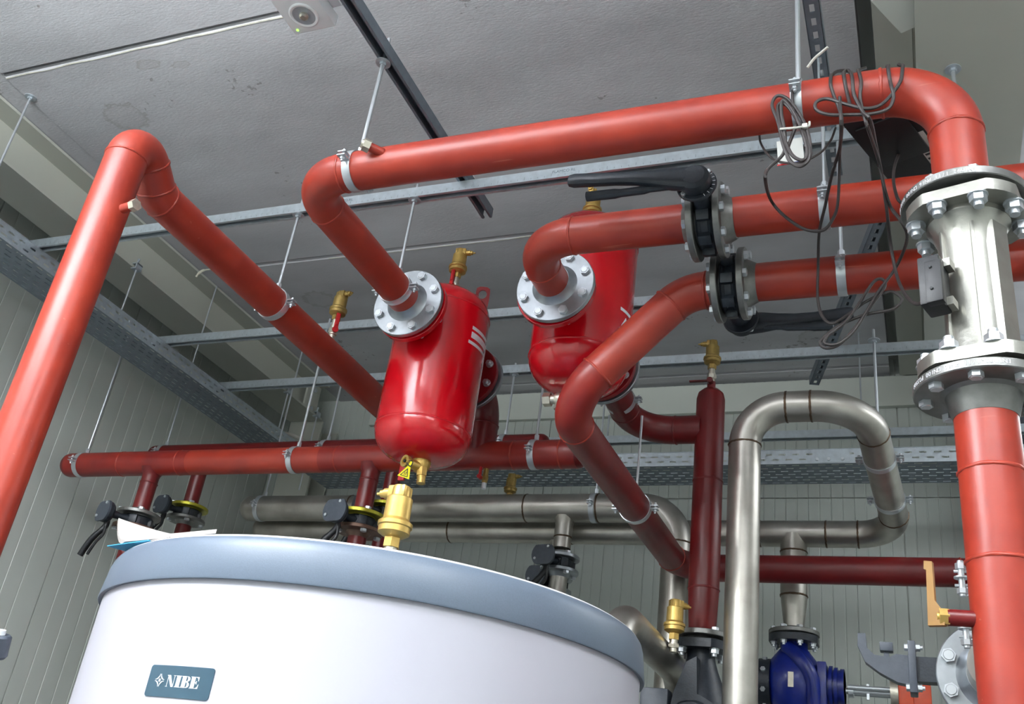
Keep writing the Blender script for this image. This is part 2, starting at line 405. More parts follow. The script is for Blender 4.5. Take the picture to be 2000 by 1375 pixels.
while yy < Y1:
    L = min(1.0, Y1-yy)
    if L > .1: panel(wl, (X0, yy, 0), (0, 1, 0), (1, 0, 0), L, 0, ZC+.1, 'panel', .0965)
    yy += 1.0
wb = backing('wall_back', (X0-.1, Y1+.012, 0), (X1+.1, Y1+.12, ZC+.2))
xx = X0+.02
while xx < X1:
    for z0, z1 in ((0, 3.447), (3.453, ZC+.1)): panel(wb, (xx, Y1, 0), (1, 0, 0), (0, -1, 0), min(.98, X1-xx), z0, z1, 'panel_back', .0575)
    xx += .98
wr = backing('wall_right', (X1+.012, Y0-.1, 0), (X1+.12, Y1+.1, ZC+.2))
wf = backing('wall_front', (X0-.1, Y0-.12, 0), (X1+.1, Y0-.012, ZC+.2))
struct('trim_1', MB().box((-3.28, Y1-.035, 3.955), (.115, Y1-.001, 4.13), bev=.003), 'flashing')

# ------------------------------------------------------------------ steel frame
def ibeam(label, xa, xb, z0, z1, y0, y1, group=None):
    t = thing('steel_beam', label, 'beam', ((xa+xb)/2, y0, z0), group); xm = (xa+xb)/2
    part(t, 'bottom_flange', MB().box((xa, y0, z0), (xb, y1, z0+.013)), 'beam_paint')
    part(t, 'top_flange', MB().box((xa, y0, z1-.013), (xb, y1, z1)), 'beam_paint')
    part(t, 'web', MB().box((xm-.005, y0, z0+.013), (xm+.005, y1, z1-.013)), 'beam_paint')
    return t
bl = ibeam('pale grey steel beam along the ceiling edge above the left cable tray', -3.74, -3.5, 3.90, 4.15, Y0+.02, 4.86)
fp = part(bl, 'fin_plate', MB().box((-3.56, 4.70, 3.905), (-3.545, 4.84, 4.12), bev=.003), 'beam_paint')
inst(fp, 'bolt', bolt_me('zinc', 1.2), frame((-3.545, 4.77, 4.075), (1, 0, 0)))
inst(fp, 'bolt', bolt_me('zinc', 1.2), frame((-3.545, 4.77, 3.945), (1, 0, 0)))
br = ibeam('wide beige painted steel beam crossing the ceiling at the upper right', .085, .405, 3.90, 4.15, Y0+.02, 5.06)
part(br, 'cover_plate', MB().box((-.035, Y0+.02, 4.132), (.084, 5.06, 4.15)), 'beam_paint')
part(br, 'gusset_plate', MB().prism([(.086, 1.2), (.086, 2.345), (.046, 2.36), (-.075, 2.13), (-.075, 1.2)], 3.915, 3.925), 'flashing')
t = thing('steel_column', 'pale painted steel column in the far left corner below the beam', 'column', (-3.62, 4.98, 0))
part(t, 'flange_plate', MB().box((-3.74, 4.87, 0), (-3.5, 4.885, 3.9)), 'beam_paint'); part(t, 'web', MB().box((-3.625, 4.885, 0), (-3.615, 5.06, 3.9)), 'beam_paint'); part(t, 'flange_plate', MB().box((-3.74, 5.06, 0), (-3.5, 5.075, 3.9)), 'beam_paint')
t = thing('steel_column', 'dark painted steel column at the back wall behind the right red riser', 'column', (.4, 4.98, 0))
part(t, 'flange_plate', MB().box((.285, 4.87, 0), (.53, 4.885, 3.9)), 'cast_grey'); part(t, 'web', MB().box((.40, 4.885, 0), (.41, 5.06, 3.9)), 'cast_grey'); part(t, 'flange_plate', MB().box((.285, 5.06, 0), (.53, 5.075, 3.9)), 'cast_grey')

# ------------------------------------------------------------------ strut channels and trays
def strut_mb(length, slots=False, H=.041, Wd=.041):
    """C channel, length along local X, open slot facing local -Z, bottom at z=0"""
    t = .0025; lip = .0095; h = Wd/2
    pr = [(-h, H), (h, H), (h, 0), (h-lip, 0), (h-lip, .008), (h-lip+t, .008), (h-lip+t, t), (h-t, t), (h-t, H-t), (-h+t, H-t), (-h+t, t), (-h+lip-t, t), (-h+lip-t, .008), (-h+lip, .008), (-h+lip, 0), (-h, 0)]
    b = MB(); n = len(pr); vs = [(0, y, z) for y, z in pr]+[(length, y, z) for y, z in pr]
    b.add(vs, [(i, (i+1) % n, n+(i+1) % n, n+i) for i in range(n)])
    # end faces as a ring of quads around the profile
    q = [(0, 1, 8, 9), (1, 2, 7, 8), (2, 3, 6, 7), (3, 4, 5, 6), (0, 9, 10, 15), (15, 10, 11, 14), (14, 11, 12, 13)]
    b.add(vs, q+[tuple(i+n for i in f) for f in q]); return b
def text_mesh(txt, size, m, font_shear=0, extrude=.0004):
    cu = bpy.data.curves.new('txt', 'FONT'); cu.body = txt; cu.size = size; cu.extrude = extrude; cu.shear = font_shear; cu.align_x = 'CENTER'; cu.align_y = 'CENTER'
    ob = bpy.data.objects.new('txt', cu); COL.objects.link(ob); dg = bpy.context.evaluated_depsgraph_get(); dg.update()
    me = bpy.data.meshes.new_from_object(ob.evaluated_get(dg)); COL.objects.unlink(ob); bpy.data.objects.remove(ob)
    me.materials.clear(); me.materials.append(MAT[m]); return me
def strut(name, label, p0, p1, m='galv', nut=0, text=()):
    p0 = V(p0); p1 = V(p1); d = p1-p0; M = frame(p0, (0, 0, 1), d)
    o = tag(link(name, strut_mb(d.length).mesh(name, m, 20), None, M), label, 'strut channel', 'galvanised strut channels')
    return o
ZR = 3.645
rails = {}
for key, y, xa, xb, lab in ((1, 2.51, -3.62, .05, 'nearest galvanised ceiling rail passing behind the top red pipe'),
                            (2, 3.38, -3.62, 2.55, 'second galvanised rail behind the two bright red separators'),
                            (3, 3.90, -3.62, 2.55, 'third galvanised rail behind the brass vent of the dark red riser'),
                            (4, 4.77, -3.3, 2.55, 'low-seen farthest galvanised rail in front of the back wall')):
    o = strut('strut_channel', lab, (xa, y, ZR), (xb, y, ZR)); rails[key] = o
    for xt in ((-3.28, -1.93, -1.05) if key == 1 else (-.95,) if key == 4 else ()):
        inst(o, 'stamped_lettering', text_mesh('FLAMCO RL', .016, 'zinc' if xt < -3 else 'galv_dark'), frame((xt, y-.0207, ZR+.024), (0, -1, 0), (1, 0, 0)))
    # stamped scale marks
    mb = MB(); x = xa+.15
    while x < xb and key in (1, 2, 3):
        hgt = .012 if round(x*100) % 10 == 0 else .006
        mb.box((x, y-.0209, ZR+.006), (x+.0012, y-.0206, ZR+.006+hgt)); x += .025
    if mb.v: part(o, 'scale_marks', mb, 'galv_dark')['kind'] = 'stuff'
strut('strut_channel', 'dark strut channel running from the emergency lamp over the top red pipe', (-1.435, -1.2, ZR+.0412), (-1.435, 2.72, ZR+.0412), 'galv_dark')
def slotted(label, p0, p1, m='galv_dark', g='galvanised strut channels'):
    """channel with a slotted bottom web facing down"""
    p0 = V(p0); p1 = V(p1); d = p1-p0; L = d.length; M = frame(p0, (0, 0, 1), d); b = MB(); h = .0205; H = .041; sw = .0065
    for s in (-1, 1):
        b.box((0, s*h-.00125, 0), (L, s*h+.00125, H)); b.box((0, min(s*h, s*(h-.010)), H-.0025), (L, max(s*h, s*(h-.010)), H))
        b.box((0, min(s*h, s*sw), 0), (L, max(s*h, s*sw), .0025))
    x = 0
    while x < L: b.box((x, -sw, 0), (min(L, x+.022), sw, .0025)); x += .05
    return tag(link('slotted_channel', b.mesh('slotted_channel', m, 20), None, M), label, 'strut channel', g)
slotted('dark slotted channel hanging above the upper right cable bundle', (-.178, -.6, ZR+.0412), (-.178, 2.72, ZR+.0412))
slotted('dark slotted channel running obliquely behind the two butterfly valves', at(1745, 372, Z=ZR+.0415), at(1590, 752, Z=ZR+.0415))
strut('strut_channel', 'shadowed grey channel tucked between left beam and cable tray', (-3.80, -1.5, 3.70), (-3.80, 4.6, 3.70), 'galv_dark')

def slot_sheet(b, M, L, rows, Wd, slot=.026, sh=.0065, pitch=.05):
    """perforated sheet in local XY (x along, y across 0..Wd), real openings"""
    edges = [0]; 
    for c in rows: edges += [c-sh/2, c+sh/2]
    edges.append(Wd)
    for i in range(0, len(edges), 2): b.add([(0, edges[i], 0), (L, edges[i], 0), (L, edges[i+1], 0), (0, edges[i+1], 0)], [(0, 1, 2, 3)], M)
    for ri, c in enumerate(rows):
        x = -(ri % 2)*pitch/2; vs = []; fs = []
        while x < L:
            a = max(0, x); e = min(L, x+pitch-slot)
            if e > a: n = len(vs); vs += [(a, c-sh/2, 0), (e, c-sh/2, 0), (e, c+sh/2, 0), (a, c+sh/2, 0)]; fs.append((n, n+1, n+2, n+3))
            x += pitch
        b.add(vs, fs, M)
def tray(label, org, along, across, L, Wd, H):
    A = V(along); C_ = V(across); O = V(org); t = thing('cable_tray', label, 'cable tray', O)
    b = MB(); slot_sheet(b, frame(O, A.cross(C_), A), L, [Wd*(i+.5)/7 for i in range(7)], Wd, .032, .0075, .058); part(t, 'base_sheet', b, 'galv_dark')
    for k, off in (('near', 0), ('far', Wd)):
        b = MB(); slot_sheet(b, frame(O+C_*off, A.cross(V((0, 0, 1))), A), L, [H*.3, H*.66], H, .03, .008, .06); part(t, 'side_rail', b, 'galv')
        b = MB(); e = O+C_*off+V((0, 0, H)); s = -.008 if k == 'near' else .008
        b.tube([e, e+A*L], .0022, 6); part(t, 'rolled_edge', b, 'galv')
    return t
tl = tray('long perforated cable tray running along the left wall under the beam', (-3.463, -1.2, 3.575), (0, 1, 0), (-1, 0, 0), 5.85, .245, .07)
tb = tray('perforated cable tray crossing the back wall behind the stainless loop', (-3.15, 4.32, 3.325), (1, 0, 0), (0, 1, 0), 5.7, .255, .07)
jt = MB()
for x in (-.42,):
    jt.box((x, 4.316, 3.328), (x+.16, 4.319, 3.392))
part(tb, 'joint_plate', jt, 'galv')
for x in (-.40, -.35, -.29): inst(tb, 'bolt', bolt_me('zinc', .6), frame((x, 4.316, 3.343), (0, -1, 0)))
for y in (1.0, 2.05, 3.1, 4.0): inst(tl, 'bolt', bolt_me('zinc', .6), frame((-3.463, y, 3.62), (1, 0, 0)))
# rods that hold the trays
def rod_thing(label, x, y, z0, z1, rr=.004, clamp=None, wash=None):
    t = thing('hanger_rod', label, 'threaded rod', (x, y, z0), 'threaded hanger rods')
    rod_part(t, (x, y, z0), (x, y, z1), rr)
    if clamp is not None:
        b = MB(); b.box((x-.018, y-.02, clamp+.016), (x+.014, y+.02, clamp+.022)); b.box((x-.018, y-.02, clamp-.012), (x+.014, y+.02, clamp-.006))
        b.box((x+.008, y-.02, clamp-.008), (x+.014, y+.02, clamp+.02)); b.cyl(.005, .0, .03, T(x-.006, y, clamp+.018), 8); b.hexa(.012, .026, .036, T(x-.006, y, clamp+.018)); part(t, 'beam_clamp', b, 'galv')
    if wash: washer(t, V((x, y, wash)))
    return t
rod_thing('thin rod with beam clamp above the near end of the left tray', -3.495, 2.03, 3.6, 3.90, .0045, 3.905)
rod_thing('thin rod with beam clamp beside the left riser above the tray', -3.495, 3.06, 3.6, 3.90, .0045, 3.905)
rod_thing('thin rod with beam clamp near the fin plate in the far left corner', -3.495, 4.45, 3.6, 3.90, .0045, 3.905)
rod_thing('thin rod with beam clamp directly below the bolted fin plate', -3.495, 4.79, 3.4, 3.90, .0045, 3.905)
p = at(60, 190, Z=ZC); rod_thing('rod with round washer at the concrete edge above the left tray', p.x, p.y, 3.5, ZC, .005, None, ZC)
p = at(1861, 135, Z=3.9); rod_thing('rod with round washer under the beige beam beside the red elbow', p.x, p.y, 3.3, 3.9, .006, None, 3.9)
rod_thing('rod holding the far end of the left tray between two rails', -3.50, 3.62, 3.6, ZC, .004)
rod_thing('rod standing on the back rail left of the stainless loop', -.93, 4.77, 3.33, 3.80, .006, None, ZR)
rod_thing('short rod standing up from the back rail behind the slanting red pipe', -1.55, 4.77, 3.33, 3.82, .006, None, ZR)
rod_thing('thin rod between third rail and stainless loop top', -.215, 4.6, 3.4, ZC, .004)

# ------------------------------------------------------------------ red pipes
BZ, BY, BX = 3.262, 1.89, -1.632
SF = .134
EX = .135
# top pipe: separator flange -> along the front -> down to the flow meter
zf = 2.912
o = pipe('red_pipe', [(BX, 2.58, BZ), (BX, BY, BZ), (EX, BY, BZ), (EX, BY, zf+.04)], RP, 'long top red pipe bending down at the right to the flow meter', R=.150)
flange(o, (BX, 2.622, BZ), (0, -1, 0), R=SF, m='flange_zinc', bs=1.15, label='shiny zinc flange bolted to the left separator')
ft = flange(o, (EX, BY, zf-.012), (0, 0, 1), m='flange_steel', t=.022, R=.127, off=.2, label='dark steel flange with stamped lettering')
plug = frame(at(748, 299, Y=BY-.05), (-.75, -.72, .12))
inst(o, 'threaded_stub', MB().cyl(.0135, 0, .045, seg=16).mesh('threaded_stub', 'primer'), plug)
pg = inst(o, 'hex_plug', MB().hexa(.034, .04, .06).lathe([(.014, .06), (.012, .066), (0, .066)], seg=16).mesh('hex_plug', 'nickel'), plug)
inst(pg, 'socket_recess', MB().hexa(.008, .0662, .0668).mesh('socket_recess', 'print_dark'), plug)
# right riser below the meter
zb = 2.482
o = pipe('red_pipe', [(EX, BY, zb-.05), (EX, BY, 0.02)], RP, 'thick red riser running down the right edge below the flow meter', extra=[(V((EX, BY, 2.30)), V((0, 0, 1))), (V((EX, BY, 2.13)), V((0, 0, 1)))])
fb = flange(o, (EX, BY, zb), (0, 0, -1), m='flange_steel', t=.022, neck=.05, R=.127, off=.2, label='lower steel flange with stamped lettering')
inst(o, 'branch_stub', MB().cyl(.0145, 0, .085, seg=20).mesh('branch_stub', 'primer_dark'), frame((.125, BY-.01, 2.026), (-1, -.1, 0)))
def rim_text(parent, txt, c, R, z0, a0, da, size, m, flip=True):
    g = MB(); cu = None
    for i, ch in enumerate(txt):
        if ch == ' ': continue
        me = text_mesh(ch, size, m, 0, .0003); a = a0+da*i
        n = V((math.cos(a), math.sin(a), 0)); x = V((math.sin(a), -math.cos(a), 0)) if flip else V((-math.sin(a), math.cos(a), 0))
        M = frame(c+n*R+V((0, 0, z0)), n, x); g.add([v.co for v in me.vertices], [tuple(p.vertices) for p in me.polygons], M)
    return inst(parent, 'stamped_lettering', g.mesh('stamped_lettering', m), I4)
rim_text(ft, 'EN1092-1/11 PN16 DN100 0173 EN', V((EX, BY, zf-.012)), .1272, .011, math.radians(-82), math.radians(-3.3), .0125, 'print_white')
rim_text(fb, 'EN1092-1/11 PN16 DN100 P235GH', V((EX, BY, zb-.022)), .1272, .011, math.radians(-72), math.radians(-3.3), .0125, 'print_white')
# left riser
AX_, AZ_, AR = -2.135, 3.245, .0600
o = pipe('red_pipe', [(-2.085, 1.655, .02), (-2.085, 1.655, 3.35), (-2.135, 1.85, AZ_), (AX_, 3.86, AZ_)], AR, 'red riser at the left edge bending back over the room', R=[.075, .09])
pm = frame(at(240, 408, Y=1.625), (1, -.12, .05))
inst(o, 'threaded_stub', MB().cyl(.0135, 0, .042, seg=16).mesh('threaded_stub', 'primer'), pm)
inst(o, 'hex_plug', MB().hexa(.03, .036, .054).cyl(.006, .0545, .0548).mesh('hex_plug', 'nickel'), pm)
# second run: separator 2 to the right
CY, CZ, S2X = 2.28, 3.238, -1.052
VCX, VDX = -.497, -.468
o = pipe('red_pipe', [(S2X, 2.53, CZ-.003), (S2X, CY, CZ-.003), (VCX-.065, CY, CZ-.003)], RP, 'short red elbow pipe from right separator to the upper butterfly valve', R=.150)
flange(o, (S2X, 2.562, CZ), (0, -1, 0), R=SF, m='flange_zinc', bs=1.15, label='shiny zinc flange bolted to the right separator')
flange(o, (VCX-.026, CY, CZ-.01), (-1, 0, 0), m='flange_steel', neck=.02, off=.25)
o = pipe('red_pipe', [(VCX+.065, CY, CZ), (X1-.012, CY, CZ)], RP, 'red pipe right of the upper butterfly valve, passing behind the flow meter')
flange(o, (VCX+.026, CY, CZ-.005), (1, 0, 0), m='flange_steel', neck=.03, off=.25)
DY, DZ = 2.5, 3.155
o = pipe('red_pipe', [(X1-.012, DY, DZ), (VDX+.065, DY, DZ)], RP, 'lower red pipe right of the second butterfly valve')
flange(o, (VDX+.026, DY, DZ), (1, 0, 0), m='flange_steel', neck=.03, off=.25)
DLX, DLZ, XY, XZ = -.965, 2.774, 4.13, 2.778
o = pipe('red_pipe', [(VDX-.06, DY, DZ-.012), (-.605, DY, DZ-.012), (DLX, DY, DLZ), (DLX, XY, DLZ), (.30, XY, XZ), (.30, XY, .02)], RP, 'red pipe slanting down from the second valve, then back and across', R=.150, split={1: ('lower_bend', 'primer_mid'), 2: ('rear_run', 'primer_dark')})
flange(o, (VDX-.026, DY, DZ-.005), (-1, 0, 0), m='flange_steel', neck=.02, off=.25)
# separator outlets
MY, MZ = 3.36, 2.988
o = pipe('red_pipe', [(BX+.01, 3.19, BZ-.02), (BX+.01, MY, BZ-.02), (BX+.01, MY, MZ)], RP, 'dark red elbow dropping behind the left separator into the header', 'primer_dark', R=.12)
flange(o, (BX+.01, 3.165, BZ-.02), (0, 1, 0), R=SF, m='flange_zinc')
VX, VY = -.745, 3.6
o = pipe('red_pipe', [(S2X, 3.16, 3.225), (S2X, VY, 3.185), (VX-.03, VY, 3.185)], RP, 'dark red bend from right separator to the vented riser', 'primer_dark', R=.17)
flange(o, (S2X, 3.125, 3.225), (0, 1, 0), R=SF, m='flange_zinc')
mb = MB().lathe([(0, .0), (RP*.8, 0), (RP*.86, .008), (RP, .16), (RP, .94), (RP*.9, .965), (RP*.6, .982), (0, .985)], T(VX, VY, 2.375), 36)
RISER = o = thing_mesh('red_pipe', mb, 'primer_dark', 'dark red vented riser standing on the black pump', 'pipe', (VX, VY, 2.375))
add_weld(o, (VX, VY, 2.535), (0, 0, 1), RP, 'primer_dark'); add_weld(o, (VX, VY, 2.96), (0, 0, 1), RP, 'primer_dark')
flange(o, (VX, VY, 2.352), (0, 0, 1), r=RP*.8, R=.1, neck=.008, m='flange_steel', n=4, off=.5)
inst(o, 'vent_stub', MB().cyl(.017, 0, .05).mesh('vent_stub', 'primer_dark'), T(VX, VY, 3.345))

# headers with tees
def tee(parent, p, d, r, L, m):
    """branch with a smooth saddle"""
    b = MB().lathe([(r*1.45, RP*.55), (r*1.25, RP*.8), (r*1.08, RP*1.02), (r, RP*1.25), (r, L), (0, L)], frame(p, d), 32)
    o = part(parent, 'branch', b, m); add_weld(o, V(p)+V(d)*(RP*1.75), d, r, m); return o
def valve_head_label(): pass
HX = (-3.80, -1.205)
h1 = pipe('header_pipe', [(HX[0], MY, MZ), (HX[1], MY, MZ)], RP, 'front horizontal red header with end caps behind the tank', cat='header pipe', extra=[(V((x, MY, MZ)), V((1, 0, 0))) for x in (-3.47, -3.13, -2.28, -1.93, -1.47, -1.27)])
for x, s in ((HX[0], -1), (HX[1], 1)):
    inst(h1, 'end_cap', MB().lathe([(RP, -.004), (RP*.96, .014), (RP*.8, .028), (RP*.5, .036), (0, .039)], seg=32).mesh('end_cap', 'primer_dark'), frame((x, MY, MZ), (s, 0, 0)))
for xa, xb in ((HX[0], -3.07), (-2.36, HX[1])): part(h1, 'repainted_section', MB().tube([(xa, MY, MZ), (xb, MY, MZ)], RP+.0007, 40), 'primer_mid')
BR = .0385
VZ1 = 2.70
V1 = [(-3.285, MY), (-2.115, MY)]
for x, y in V1: tee(h1, (x, y, MZ), (0, 0, -1), BR, MZ-VZ1-.05, 'primer_dark')
M2Y, M2Z = 3.90, 3.262
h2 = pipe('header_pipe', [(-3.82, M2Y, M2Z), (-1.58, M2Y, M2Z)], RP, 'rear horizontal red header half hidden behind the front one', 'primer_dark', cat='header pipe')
V2 = [(-3.495, M2Y), (-2.325, M2Y)]; VZ2 = 2.93
for x, s in ((-3.82, -1), (-1.58, 1)):
    inst(h2, 'end_cap', MB().lathe([(RP, -.004), (RP*.96, .014), (RP*.8, .028), (RP*.5, .036), (0, .039)], seg=32).mesh('end_cap', 'primer_dark'), frame((x, M2Y, M2Z), (s, 0, 0)))
for x, y in V2: tee(h2, (x, y, M2Z), (0, 0, -1), BR, M2Z-VZ2-.05, 'primer_dark')

# ------------------------------------------------------------------ butterfly valves
def lever_mb(M, L=.33, drop=.0):
    """ergonomic lever along local +X from a hub at the origin, local Z = stem axis"""
    b = MB()
    b.lathe([(0, 0), (.042, 0), (.044, .006), (.040, .03), (.03, .04), (0, .042)], M, 28)
    ts = [(.0, .020, .038, .020), (.06, .022, .034, .021), (.11, .026, .026, .018), (.16, .030, .021, .0155), (.22, .030, .0185, .015), (L-.015, .028, .020, .0165), (L, .028, .0165, .013)]
    vs = []; fs = []; seg = 14
    for x, z, hy, hz in ts:
        yo = drop*(x/L)**2
        for k in range(seg):
            a = 2*math.pi*k/seg; ca, sa = math.cos(a), math.sin(a)
            sx = math.copysign(abs(ca)**.75, ca); sy = math.copysign(abs(sa)**.75, sa)
            vs.append((x, hy*sx+yo, z+hz*sy))
    for i in range(len(ts)-1):
        for k in range(seg): q = (k+1) % seg; fs.append((i*seg+k, i*seg+q, (i+1)*seg+q, (i+1)*seg+k))
    fs += [tuple(range(seg)), tuple(range((len(ts)-1)*seg, len(ts)*seg))]
    return b.add(vs, fs, M)
def trigger_mb(M, L=.33, drop=0., side=1):
    b = MB(); pts = [(.045, side*.02, .016), (.12, side*.030+drop*.12, .018), (.2, side*.040+drop*.4, .018), (L-.06, side*.048+drop*.7, .016)]
    return b.tube(crom(pts, 5), [.009]*6+[.012]*5+[.0145]*5, 10, M=M)
def butterfly(label, c, axis, stem, ldir, r=.055, R=.098, th=.046, neck=.165, L=.33, drop=0., side=1, group='butterfly valves', m='cast_black', head='lever'):
    """wafer valve: c centre, axis = pipe axis, stem = towards the lever, ldir = where the lever points"""
    c = V(c); axis = V(axis).normalized(); stem = V(stem).normalized()
    t = thing('butterfly_valve', label, 'valve', c, group)
    M = frame(c, axis, stem)
    part(t, 'body', MB().lathe([(r*.9, -th/2), (R*.82, -th/2), (R*.86, -th/2+.006), (R*.8, -th*.2), (R*.8, th*.2), (R*.86, th/2-.006), (R*.82, th/2), (r*.9, th/2)], M, 40), m)
    for i in range(8):
        a = 2*math.pi*(i+.5)/8
        inst(t, 'lug', cached(('lug', R, th), m, lambda: MB().box((R*.70, -.0155, -th*.40), (R*1.0, .0155, th*.40), bev=.004), 'lug'), M @ Matrix.Rotation(a, 4, 'Z'))
    S = frame(c, stem, ldir)
    part(t, 'neck', MB().lathe([(.03, R*.7), (.024, R*.85), (.02, neck-.03), (.03, neck-.012), (.03, neck)], S, 20), m)
    H = S @ T(0, 0, neck)
    part(t, 'index_plate', MB().lathe([(0, 0), (.052, 0), (.055, .003), (.055, .009), (.052, .012), (0, .012)], H, 36), m)
    part(t, 'lever', lever_mb(H @ T(0, 0, .012), L, drop), m)
    part(t, 'trigger', trigger_mb(H @ T(0, 0, .012), L, drop, side), m)
    for a in (.9, 4.1): inst(t, 'bolt', bolt_me('zinc', .55), H @ T(.046*math.cos(a), .046*math.sin(a), .012))
    b = MB()
    for i in range(7):
        a = 2.2+i*.28; b.box((-.004, -.0009, 0), (.004, .0009, .0006), H @ Matrix.Rotation(a, 4, 'Z') @ T(.048, 0, .0119))
    part(t, 'scale_marks', b, 'print_white')
    return t
butterfly('upper black butterfly valve with its long lever pointing left', (VCX, CY, CZ-.008), (1, 0, 0), (0, -1, .02), (-1, 0, .12), L=.36, side=1, group='long-lever butterfly valves')
butterfly('lower black butterfly valve with its lever behind, pointing right', (VDX, DY, DZ-.005), (1, 0, 0), (0, 1, -.1), (1, 0, .06), L=.33, side=1, group='long-lever butterfly valves')
def small_valve(label, c, m_top, m_bot, pipe_r=BR, lab_up=None, low=True, stem=(-.0, -1, 0), L=.20, neck=.135):
    c = V(c); stem = V(stem).normalized()
    t = thing('butterfly_valve', label, 'valve', c, 'small-bore butterfly valves')
    th = .046; R = .072; M = frame(c, (0, 0, 1), stem)
    part(t, 'body', MB().lathe([(.03, -th/2), (R*.82, -th/2), (R*.86, -th/2+.006), (R*.8, 0), (R*.86, th/2-.006), (R*.82, th/2), (.03, th/2)], M, 32), 'cast_black')
    for i in range(4):
        inst(t, 'lug', cached('slug', 'cast_black', lambda: MB().box((R*.6, -.017, -th*.42), (R*.98, .017, th*.42), bev=.004), 'lug'), M @ Matrix.Rotation(math.pi/4+i*math.pi/2, 4, 'Z'))
    for s, mm in ((1, m_top), (-1, m_bot)):
        flange(t, c+V((0, 0, s*th/2)), (0, 0, s), pipe_r, (.0985 if pipe_r < .04 else .09), .018, .02, mm, 4, 'zinc', .5)
    S = frame(c, stem, (0, 0, -1))
    part(t, 'neck', MB().lathe([(.026, R*.7), (.02, R*.9), (.014, neck-.05), (.02, neck-.01), (.02, neck)], S, 18), 'cast_black')
    H = S @ T(0, 0, neck)
    pl = [(.058*math.cos(a), .058*math.sin(a)) for a in [math.pi*2*i/24 for i in range(24)]]
    pl = [(max(-.044, min(.046, x)), y) for x, y in pl]
    part(t, 'index_plate', MB().prism(pl, .026, .036, H), 'cast_grey')
    part(t, 'head', MB().lathe([(0, -.006), (.040, -.006), (.048, .006), (.048, .026), (0, .026)], H, 24), 'cast_black')
    for a in (2.5, 5.2): inst(t, 'bolt', bolt_me('zinc', .5), H @ T(.042*math.cos(a), .042*math.sin(a), .036))
    pts = [(.02, 0, .004), (.055, .004, .0), (.085, -.004, .012), (.13, -.03, .03), (L, -.062, .04)]
    part(t, 'lever', MB().tube(crom(pts, 5), [.013]*8+[.0125]*5+[.014]*8, 12, M=H), 'plastic_black')
    pts = [(.06, .012, .006), (.10, .012, .004), (.14, -.004, .018), (L-.005, -.028, .026)]
    part(t, 'trigger', MB().tube(crom(pts, 5), .007, 8, M=H), 'plastic_black')
    return t
small_valve('grey-headed butterfly valve under the left end of the front header', (V1[0][0], MY, VZ1), 'flange_steel', 'flange_rust', stem=(-.35, -1, 0))
small_valve('grey-headed butterfly valve with yellow flange beside the big brass vent', (V1[1][0], MY, VZ1), 'yellow_zinc', 'flange_rust', stem=(-.15, -1, 0))
small_valve('grey-headed butterfly valve with yellow flange under the rear header, left', (V2[0][0], M2Y, VZ2), 'yellow_zinc', 'flange_steel', stem=(-.25, -1, 0))
small_valve('butterfly valve under the rear header, hidden behind the big brass vent', (V2[1][0], M2Y, VZ2), 'yellow_zinc', 'flange_steel', stem=(-.3, -1, 0))
for (x, y), z, lab in ((V1[0], VZ1, 'dark red drop pipe below the front header at left'), (V1[1], VZ1, 'dark red drop pipe below the valve behind the big brass vent'), (V2[0], VZ2, 'dark red drop pipe below the rear header at left'), (V2[1], VZ2, 'dark red drop pipe below the rear header, right one')):
    pipe('red_pipe', [(x, y, z-.06), (x, y, .02)], BR, lab, 'primer_dark', seg=28, group='drop pipes below the headers')

# ------------------------------------------------------------------ stainless pipes
SUY, SUZ, SUR = 4.22, 3.077, .0675
def ring_weld(o, p, d, r): add_weld(o, p, d, r, 'weld_tint')
o = pipe('stainless_pipe', [(-3.36, SUY, SUZ), (-1.0, SUY, SUZ), (-1.0, SUY, .02)], SUR, 'upper horizontal stainless pipe turning down behind the slanting red pipe', 'stainless', R=.17, cat='pipe', wm='weld_tint')
inst(o, 'end_cap', MB().lathe([(SUR, -.004), (SUR*.97, .016), (SUR*.8, .032), (SUR*.5, .042), (0, .046)], seg=32).mesh('end_cap', 'stainless'), frame((-3.36, SUY, SUZ), (-1, 0, 0)))
for x in (-1.743, -1.38, -2.72): ring_weld(o, (x, SUY, SUZ), (1, 0, 0), SUR)
TX = -1.545
b = part(o, 'branch', MB().lathe([(.052, SUR*.7), (.046, SUR*1.0), (.042, SUR*1.3), (.042, .2)], frame((TX, SUY, SUZ), (0, 0, -1)), 28), 'stainless')
ring_weld(b, (TX, SUY, SUZ-.145), (0, 0, 1), .042)
SLY, SLZ, SLR = 4.36, 3.006, .0585
c2 = at(1755, 1043, Y=SLY); RY = 3.42; c1 = at(1691, 789, Y=RY); rx = at(1452, 1000, Y=RY)
o = pipe('stainless_pipe', [(rx.x, RY, .02), (rx.x, RY, c1.z), (c1.x, RY, c1.z), (c2.x, SLY, SLZ), (-3.36, SLY, SLZ)], SLR, 'stainless riser looping over at top right and running back along the wall', 'stainless', R=[.152, .205, .152], wm='weld_tint')
inst(o, 'end_cap', MB().lathe([(SLR, -.004), (SLR*.97, .016), (SLR*.8, .032), (SLR*.5, .042), (0, .046)], seg=32).mesh('end_cap', 'stainless'), frame((-3.36, SLY, SLZ), (-1, 0, 0)))
TX2 = at(1550, 1043, Y=SLY).x
for x in (TX2-.16, TX2+.14, TX2-.145, -1.55, -2.2): ring_weld(o, (x, SLY, SLZ), (1, 0, 0), SLR)
b = part(o, 'branch', MB().lathe([(.062, SLR*.2), (.058, SLR*1.0), (.0575, .12), (.0575, .27), (.054, .31), (.044, .40), (.043, .415)], frame((TX2, SLY, SLZ), (0, 0, -1)), 32), 'stainless')
ring_weld(b, (TX2, SLY, SLZ-.085), (0, 0, 1), .0575); ring_weld(b, (TX2, SLY, SLZ-.28), (0, 0, 1), .0575)
